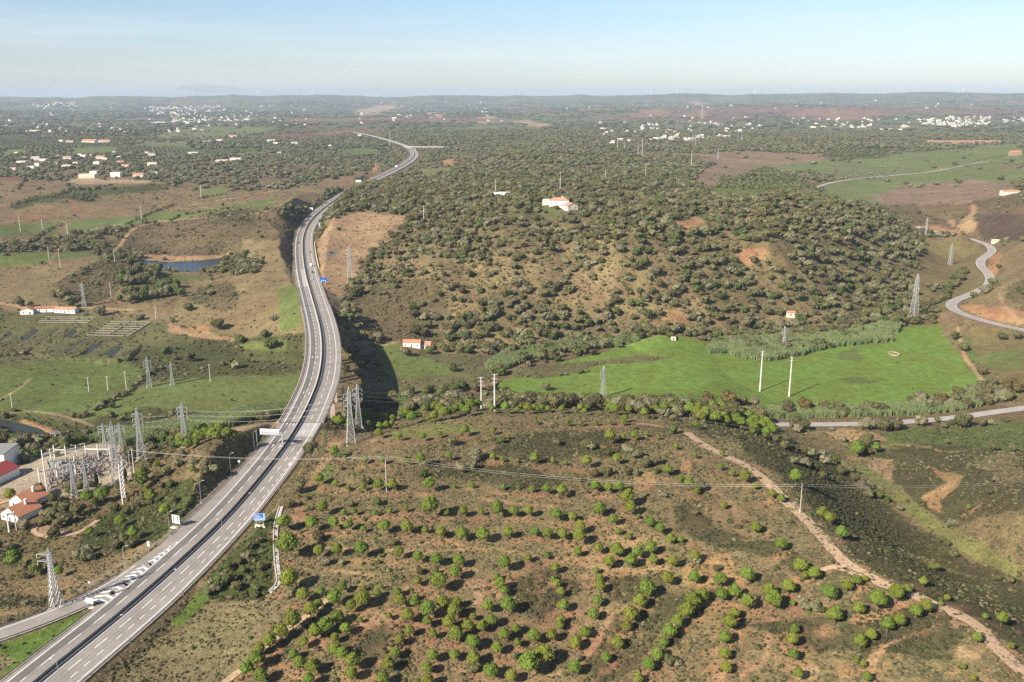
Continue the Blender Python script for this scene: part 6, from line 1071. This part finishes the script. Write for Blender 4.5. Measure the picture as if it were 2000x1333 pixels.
gantry('thin grey mast pair by the driveway of the orange roofed house', [(18, 1040, 1000), (32, 1036, 998)], [(0, 1, .9)], 'mast_pair')
eq0 = thing('insulator_post', 'brown and white insulator post standing in the crowded substation yard', 'switchgear', (0, 0, -60), 0, 'switchgear in the substation yard'); d = MB(); d.box(-.28, -.28, -.4, .28, .28, 1.5); d.obj('stand', CONC, eq0); d = MB(); [d.bar((0, 0, 1.5 + k * .28), (0, 0, 1.72 + k * .28), .5, 8, .34) for k in range(7)]; d.obj('insulator', mat('brown_porcelain', (.10, .06, .05), .4), eq0); d = MB(); d.bar((-.75, 0, 3.55), (.75, 0, 3.55), .22); d.obj('terminal', GALV, eq0)
yd = L2('92,915 150,903 246,893 250,926 180,938 96,957'); cnt = 0
for k, (a, b, _) in enumerate(belt(yd, 185, 1, 2, 77)):
    p = P_(a, b); s = rng.uniform(.85, 1.25)
    if cnt == 0: eq0.location = p; eq0.rotation_euler = (0, 0, .3)
    else: dup(eq0, p, .3 + (k % 2) * 1.57, scale=(s, s, s * rng.uniform(.8, 1.2)))
    cnt += 1
for a, b, lab in ((104, 912, 'grey green transformer at the left of the yard'), (117, 911, 'grey green transformer beside its twin behind the insulators')):
    p = P_(a, b); t = thing('transformer', lab, 'transformer', p, .1); G_ = mat('grey_green_paint', (.30, .36, .33), .6); MB().box(-1.9, -1.2, -.2, 1.9, 1.2, 2.8).obj('tank', G_, t)
    for k in range(6): MB().box(-1.7 + k * .65, 1.2, .3, -1.5 + k * .65, 2.0, 2.5).obj('radiator', G_, t)
    for k in (-1, 0, 1): MB().bar((k * 1.0, 0, 2.8), (k * 1.1, 0, 4.1), .28, 8).obj('bushing', mat('brown_porcelain', (.10, .06, .05), .4), t)
# concrete fish basins
OLDC = mat('old_concrete', (.30, .27, .21), .9, var=.3, scale=.3)
t = thing('concrete_basins', 'grid of low pale concrete basin walls at the fish farm', 'basin'); q4 = [np.array(P_(a, b)) for a, b in ((170, 655), (252, 657), (295, 630), (213, 629))]
def bil(u, v): return (q4[0] * (1 - u) + q4[1] * u) * (1 - v) + (q4[3] * (1 - u) + q4[2] * u) * v
for k in range(7): v = k / 6; d = MB(); d.bar(bil(0, v) + [0, 0, .25], bil(1, v) + [0, 0, .25], .5); d.obj('wall', OLDC, t)
for u in (0, .5, 1): d = MB(); d.bar(bil(u, 0) + [0, 0, .42], bil(u, 1) + [0, 0, .42], .6); d.obj('side_wall', OLDC, t)
t = thing('fish_troughs', 'row of long narrow concrete troughs left of the basin grid', 'trough')
for k in range(4): d = MB(); d.bar(np.array(P_(73 + k * 4, 631 - k * 3.6)) + [0, 0, .4], np.array(P_(172 + k * 5, 631 - k * 3.6)) + [0, 0, .3], .5); d.obj('trough_wall', OLDC, t)
# wind turbines on the horizon
wt0 = None
for k, (a, dz) in enumerate(((472, 0), (502, 4), (610, 0), (686, 3), (735, 2), (1262, 8), (1270, 6), (1322, 7), (1330, 3), (1473, 4), (1880, 5))):
    dd = ray(float(a), 187.5); rr = 16800.; x, y = dd[0] / math.hypot(dd[0], dd[1]) * rr, dd[1] / math.hypot(dd[0], dd[1]) * rr; z = float(Hh(x, y)) - 3
    if wt0 is None:
        wt0 = thing('wind_turbine', 'faint white wind turbine on the horizon ridge', 'wind turbine', (x, y, z), 0, 'wind turbines on the horizon'); MB().bar((0, 0, -8), (0, 0, 78), 6, 8, 3.4).obj('tower', METW, wt0); MB().box(-2.5, -5, 76, 2.5, 4, 81).obj('nacelle', METW, wt0)
        for j in range(3): an = j * 2.094 + .4; MB().bar((0, -6, 78.5), (38 * math.cos(an), -6, 78.5 + 38 * math.sin(an)), 3.4, 4, 1).obj('blade', METW, wt0)
    else: dup(wt0, (x, y, z), .1 * k)

# ------------------------------------------------------------ scatter: woods, scrub, tufts, reeds
NOAK = 290 - sum(1 for o in COL.objects if o.name.startswith('oak_tree'))
print('NOAK', NOAK)
BCM = [bush_mesh(70 + k, BUSHM) for k in range(3)] + [bush_mesh(80, OAKG), bush_mesh(81, GRNM)]
FCR = [oak_crown(90 + k, 5, 130, FARM, .9, .085) for k in range(3)] + [oak_crown(95, 5, 130, OAKG, .9, .085), oak_crown(96, 5, 130, OAKM, .9, .085), oak_crown(97, 4, 120, GRNM, .9, .09)]
MCR = [oak_crown(100 + k, 7, 260, OAKM, .95, .06) for k in range(4)] + [oak_crown(110 + k, 7, 260, OAKG, .95, .06) for k in range(2)] + [oak_crown(115, 7, 260, GRNM, .95, .06)]
def clump(x, y, sc, s): return sstep(.30, .62, fbm(x, y, sc, 3, s))
mx_, my_, mz_, ms_ = [], [], [], []
x, y, z, r = cand(330, 1750, 7.2, 11); L_ = land(x, y, z); cl = clump(x, y, 60, 201) * .75 + clump(x, y, 18, 211) * .5
k = (r.random(len(x)) < L_[:, 3] * cl * 1.05 * (L_[:, 3] > .03)) | (r.random(len(x)) < L_[:, 3] * .12); k &= clear_of(x, y, 2.5) & off_bld(x, y)
xs, ys, zs = x[k], y[k], z[k]; sz = r.uniform(4.6, 11.5, len(xs)) * np.interp(L_[k, 3], [0, .5, .9], [.72, .9, 1.05]); ti = r.integers(0, 7, len(xs))
_, _, dp = proj(xs, ys, zs); vis = np.ones(len(xs), bool)
for f in (.35, .55, .72, .85, .94): vis &= CZ + (zs + sz * .8 - CZ) * f > Hh(xs * f, ys * f)
px, py, _ = proj(xs, ys, zs); vis &= (px > -20) & (px < 2020)
app = np.where(vis, sz / dp, 0); top = np.argsort(-app)[:NOAK]; tset = np.zeros(len(xs), bool); tset[top] = True
def wz(q):
    x, y = q[:2]
    if x < 640: return 'in the country left of the motorway' if y < 640 else 'in the green lowland left of the viaduct'
    if y > 660: return 'in the valley floor behind the pine hill'
    if x < 900: return 'right of the motorway beyond the viaduct' if y < 600 else 'above the orange roofed farmhouse'
    if x < 1150: return 'on the lower wooded slope, left part' if y > 580 else 'midway up the wooded slope, left part'
    if x < 1400: return 'on the lower wooded slope, middle part' if y > 580 else 'midway up the wooded slope, middle part'
    if x < 1700: return 'at the foot of the wooded slope, right part' if y > 580 else 'midway up the wooded slope, right part'
    return 'on the slopes beside the winding road'
ids = sorted(top.tolist()); wl = row_label([(px[i], py[i], app[i] * F) for i in ids], lambda q: size_word(q, 18, 22) + ' grey green oak', wz, '')
for n_, i in enumerate(ids):
    t = thing('oak_tree', wl[n_], 'tree', (float(xs[i]), float(ys[i]), float(zs[i]) - .1), float(rng.random() * 6.28), 'oaks of the wooded slope'); t.scale = (float(sz[i]),) * 3; c = bpy.data.objects.new('crown', OCR[ti[i]]); COL.objects.link(c); c.parent = t; c = bpy.data.objects.new('trunk', OTR[i % 2]); COL.objects.link(c); c.parent = t
m = ~tset; scatter('oak_woodland', None, np.c_[xs, ys, zs - .15][m], np.repeat(sz[m][:, None], 3, 1) * np.c_[np.ones(m.sum()), np.ones(m.sum()), r.uniform(.75, 1.05, m.sum())], r.random(m.sum()) * 6.28, ti[m], MCR)
x, y, z, r = cand(1750, 4600, 12, 12); L_ = land(x, y, z); cl = clump(x, y, 150, 221) * .9 + clump(x, y, 40, 231) * .45
k = (r.random(len(x)) < L_[:, 3] * cl * 1.1) & clear_of(x, y, 12) & off_bld(x, y); n_ = k.sum(); s = r.uniform(7, 14, n_); scatter('distant_woodland', None, np.c_[x, y, z - .4][k], np.c_[s * 1.15, s * 1.15, s * .8], r.random(n_) * 6.28, r.integers(0, 6, n_), FCR)
x, y, z, r = cand(4600, 13500, 40, 13); L_ = land(x, y, z); cl = clump(x, y, 420, 241) + clump(x, y, 110, 251) * .3
k = (r.random(len(x)) < L_[:, 3] * cl * .8); n_ = k.sum(); s = r.uniform(14, 34, n_); scatter('far_woodland', None, np.c_[x, y, z - 1][k], np.c_[s * 1.6, s * 1.2, s * .42], r.random(n_) * 6.28, r.integers(0, 6, n_), FCR)
# bushes
x, y, z, r = cand(235, 1500, 3.3, 14); k = r.random(len(x)) < np.interp(np.hypot(x, y), [235, 600, 1500], [1, .9, .55]); x, y, z = x[k], y[k], z[k]; L_ = land(x, y, z)
k = (r.random(len(x)) < L_[:, 4] * (clump(x, y, 25, 261) * .75 + .12)) & clear_of(x, y, .8) & off_bld(x, y); n_ = k.sum(); s = r.uniform(1.1, 3.4, n_) * np.interp(L_[k, 4], [0, .5, 1], [.8, 1, 1.15]); scatter('scrub', None, np.c_[x, y, z - .1][k], np.c_[s, s, s * r.uniform(.6, 1, n_)], r.random(n_) * 6.28, r.integers(0, 5, n_), BCM)
x, y, z, r = cand(1500, 3200, 9, 15); L_ = land(x, y, z); k = (r.random(len(x)) < L_[:, 4] * (clump(x, y, 70, 271) * .7 + .1)) & clear_of(x, y, 2) & off_bld(x, y); n_ = k.sum(); s = r.uniform(2.5, 5.5, n_); scatter('distant_scrub', None, np.c_[x, y, z - .1][k], np.c_[s, s, s * .7], r.random(n_) * 6.28, r.integers(0, 5, n_), BCM)
x, y, z, r = cand(232, 600, 2.5, 24, 33.5); L_ = land(x, y, z); k = (r.random(len(x)) < L_[:, 4] * .9 * (clump(x, y, 14, 263) * .85 + .1)) & clear_of(x, y, .8) & off_bld(x, y); n_ = k.sum(); s = r.uniform(.8, 2.1, n_); NBM = BCM[:2] + [bush_mesh(84, GRNM), bush_mesh(85, TUFTD), bush_mesh(86, GRNM)]; scatter('undergrowth', None, np.c_[x, y, z - .1][k], np.c_[s, s, s * r.uniform(.6, 1, n_)], r.random(n_) * 6.28, r.integers(0, 5, n_), NBM)
# low tufts of grass and heath on the near hill
TFM = [bush_mesh(130 + k, TUFTM, 26) for k in range(3)] + [bush_mesh(135 + k, TUFTD, 26) for k in range(3)]
x, y, z, r = cand(232, 600, 1.2, 16, 33.5); L_ = land(x, y, z); dk = np.clip((.24 - L_[:, 0]) / .12, 0, 1); cl = clump(x, y, 7, 281)
k = (r.random(len(x)) < L_[:, 5] * (.18 + .82 * cl)) & clear_of(x, y, .4) & off_bld(x, y); n_ = k.sum(); s = r.uniform(.45, 1.5, n_) * (1 + .35 * dk[k]); ix = np.where(r.random(n_) < dk[k] * .75 + .42 * clump(x[k], y[k], 30, 291), 3, 0) + r.integers(0, 3, n_)
scatter('low_tufts', None, np.c_[x, y, z - .05][k], np.c_[s, s, s * .8], r.random(n_) * 6.28, ix, TFM)
# reeds
def reed_mesh(seed):
    r = np.random.default_rng(seed); V, Fc = [], []
    for k in range(46):
        a = r.random() * 6.28; q = r.uniform(0, .5); x0, y0 = q * math.cos(a), q * math.sin(a); h = r.uniform(.7, 1.15); le = r.normal(size=2) * .16; t = r.random() * 3.14; w = .035; o = len(V); c, s_ = math.cos(t) * w, math.sin(t) * w
        V += [(x0 - c, y0 - s_, 0), (x0 + c, y0 + s_, 0), (x0 + c * 1.6 + le[0] * .5, y0 + s_ * 1.6 + le[1] * .5, h * .6), (x0 + le[0] * 1.3, y0 + le[1] * 1.3, h), (x0 - c * 1.6 + le[0] * .5, y0 - s_ * 1.6 + le[1] * .5, h * .6)]; Fc.append((o, o + 1, o + 2, o + 3, o + 4))
        for j in range(3): z0 = h * (.4 + .2 * j); b = r.random() * 6.28; o = len(V); V += [(x0, y0, z0), (x0 + .16 * math.cos(b), y0 + .16 * math.sin(b), z0 + .1), (x0 + .1 * math.cos(b) + .04, y0 + .1 * math.sin(b), z0 + .02)]; Fc.append((o, o + 1, o + 2))
    me_ = bpy.data.meshes.new('reeds'); me_.from_pydata(V, [], Fc); me_.materials.append(REEDM); return me_
RDM = [reed_mesh(k) for k in range(4)]
REEDS = [('950,716 975,700 1020,688 1100,672 1180,668 1240,660 1245,668 1190,680 1100,686 1030,702 985,722 960,728', 1.0), ('1415,684 1440,668 1520,662 1600,660 1680,650 1735,632 1740,668 1690,672 1620,680 1560,696 1500,706 1440,700', 1.2), ('1445,806 1600,800 1800,796 1850,780 1900,760 1925,768 1930,790 1860,806 1750,812 1560,822 1480,824', 1.0), ('980,786 1100,782 1250,788 1420,796 1420,806 1250,798 1100,792 980,796', .8), ('430,822 470,806 560,796 560,812 500,822 440,838', 1.1), ('300,838 400,822 440,826 430,842 330,856 250,872 180,862', 1.1), ('1700,648 1740,628 1760,632 1750,650', 1.2), ('1380,690 1400,668 1440,664 1440,690', 1.0)]
PX, S_ = [], []
for s, hh in REEDS:
    poly = L2(s); n_ = int(abs(sum(a[0] * b[1] - a[1] * b[0] for a, b in zip(poly, poly[1:] + poly[:1]))) / 2 * .55); q = np.array(belt(poly, min(n_, 2600), 1, 2, 300 + n_))
    w = at(q[:, 0], q[:, 1]); w[:, :2] += rng.normal(size=(len(w), 2)) * .6; w[:, 2] = Hh(w[:, 0], w[:, 1]); PX.append(w); S_.append(np.full(len(w), hh))
w = np.concatenate(PX); s = np.concatenate(S_) * rng.uniform(3.2, 4.8, len(w)); k = clear_of(w[:, 0], w[:, 1], .5); scatter('reed_beds', None, w[k], np.c_[s * .8, s * .8, s][k], rng.random(k.sum()) * 6.28, rng.integers(0, 4, k.sum()), RDM)
# hedges, orchard rows and stream side trees set by hand lines
def along(lines, step, jit, size, seed):
    r = np.random.default_rng(seed); o = []
    for s in lines:
        q = L2(s); p = smooth_line(at([a for a, b in q], [b for a, b in q]), step, 1); p[:, :2] += r.normal(size=(len(p), 2)) * jit; o.append(p)
    p = np.concatenate(o); p[:, 2] = Hh(p[:, 0], p[:, 1]) - .1; return p, r.uniform(*size, len(p))
def mass(name, lines, step, jit, size, kit, seed, flat=1.0):
    p, s = along(lines, step, jit, size, seed); k = clear_of(p[:, 0], p[:, 1], 1) & off_bld(p[:, 0], p[:, 1]); p, s = p[k], s[k]; scatter(name, None, p, np.c_[s, s, s * flat], rng.random(len(p)) * 6.28, rng.integers(0, len(kit), len(p)), kit)
mass('hedgerow', ['160,818 200,792 250,768 290,735 310,722', '0,700 60,690', '245,440 290,420 340,400', '10,500 50,478 95,450 120,438', '20,405 60,392 130,378 220,362', '390,388 440,380', '330,432 370,416 460,408', '1100,735 1150,728'], 4, 1.6, (3, 5.5), MCR, 401)
mass('stream_side_trees', ['735,800 760,780 800,772 850,768 900,762 940,768', '700,800 740,790 780,792 830,790 880,786', '1260,660 1330,656 1400,660', '1000,668 1100,662 1250,655 1300,652', '1740,632 1800,612 1830,596 1860,560 1880,530', '0,872 50,860 100,866 130,880 160,868', '280,870 320,860 360,880', '1490,690 1560,656 1640,648 1700,640', '1620,640 1680,622 1740,608 1780,596'], 5, 3.5, (6, 10), OCR[:4] + OCR[8:], 402)
mass('pond_side_bushes', [f'{a},{b} {c},{d_}' for a, b, c, d_ in ((0, 664, 24, 650), (40, 664, 72, 643), (98, 687, 136, 662), (124, 692, 164, 664), (150, 696, 196, 668), (196, 696, 234, 673), (214, 698, 242, 678), (94, 656, 118, 640), (128, 656, 148, 642))], 1.6, .6, (2.4, 3.6), BCM, 403)
mass('settlement_trees', ['10,316 100,314 200,318 320,316','0,324 90,326 200,330 310,324','0,335 80,338 180,336 300,334','40,306 150,304 260,306 320,306','20,344 120,346 160,344','200,350 250,350 300,350'], 17, 15, (8, 13), FCR, 410)
mass('poplar_belt', ['-20,265 60,262 130,264 200,268 300,262 345,252', '-20,258 60,256 150,258 250,260 330,254', '370,284 440,284 505,284', '375,290 440,290 505,290'], 14, 8, (16, 24), FCR[:2] + FCR[4:5], 404, 1.0)
mass('orchard_rows', [f'{250 + k * 9},{288 + (k % 2) * .5} {258 + k * 9},{299}' for k in range(0, 12)] + [f'-20,{270 + k * 2.6} 245,{275 + k * 2.2}' for k in range(7)] + [f'240,{292 + k * 1.6} 340,{290 + k * 1.6}' for k in range(4)], 9, 1, (6, 8), FCR[:2], 405)
mass('young_pine_plantation', [f'{1410 + k * 12},{345 + k} {1400 + k * 16},{368 + k * .4}' for k in range(12)] + [f'{1600 + k * 10},{308 - k * .3} {1630 + k * 10},{296 - k * .4}' for k in range(12)] + [f'{1420 + k * 8},352 {1550},{345 + k * 2}' for k in range(5)], 8, 1.5, (5, 7), [FCR[5], FCR[0]], 406)
mass('olive_grove', [f'{1570 + k * 14},{336 + (k % 3)} {1590 + k * 13},{350}' for k in range(12)], 10, 1.5, (4, 6), FCR[3:4], 407)
mass('eucalyptus_grove', ['245,548 265,535 290,532 310,545', '240,560 270,552 300,556 320,562', '250,575 290,572 330,570 350,560', '240,590 280,588 320,580'], 4, 3, (8, 12), OCR[8:] + OCR[:2], 408, 1.2)
if restP: r_ = np.array(restP); scatter('small_pines', None, r_[:, :3], np.repeat(r_[:, 3:4], 3, 1), rng.random(len(r_)) * 6.28, np.arange(len(r_)) % 7, PCR)
mass('far_right_forest', ['1300,268 1400,270 1500,276', '1250,276 1400,280 1550,284 1640,286', '1300,290 1420,292 1560,292 1640,294', '1650,282 1750,286 1850,292'], 9, 16, (8, 13), FCR, 409, .8)

# ------------------------------------------------------------ air
b = MB(); b.box(-27000, -3000, float(GZ.min()) - 1, 27000, 27500, 420)
hm, nt, bs = nodes('haze_air'); nt.nodes.remove(bs); pv = nt.nodes.new('ShaderNodeVolumePrincipled'); pv.inputs['Color'].default_value = (.64, .80, 1.0, 1); pv.inputs['Density'].default_value = 4.6e-5; pv.inputs['Anisotropy'].default_value = 0.0
nt.links.new(pv.outputs[0], nt.nodes['Material Output'].inputs['Volume']); hz = b.obj('haze', hm); hz['kind'] = 'stuff'

v_, f_ = ICO2; k_ = 1 + (np.random.default_rng(3).random(len(v_)) - .5) * .3; dd = ray(415., 176.); rr_ = 12000 / math.hypot(dd[0], dd[1]); c_ = np.array([dd[0] * rr_, dd[1] * rr_, 306.])
q_ = v_ * k_[:, None] * [430, 500, 62] + c_; q_[:, 0] += (q_[:, 2] - 306) * -2.2; b = MB(); b.add(q_, f_)
sm, nt, bs = nodes('smoke_air'); nt.nodes.remove(bs); pv = nt.nodes.new('ShaderNodeVolumePrincipled'); pv.inputs['Color'].default_value = (.60, .56, .55, 1); pv.inputs['Density'].default_value = 4.5e-4
nt.links.new(pv.outputs[0], nt.nodes['Material Output'].inputs['Volume']); o = b.obj('smoke', sm); o['kind'] = 'stuff'
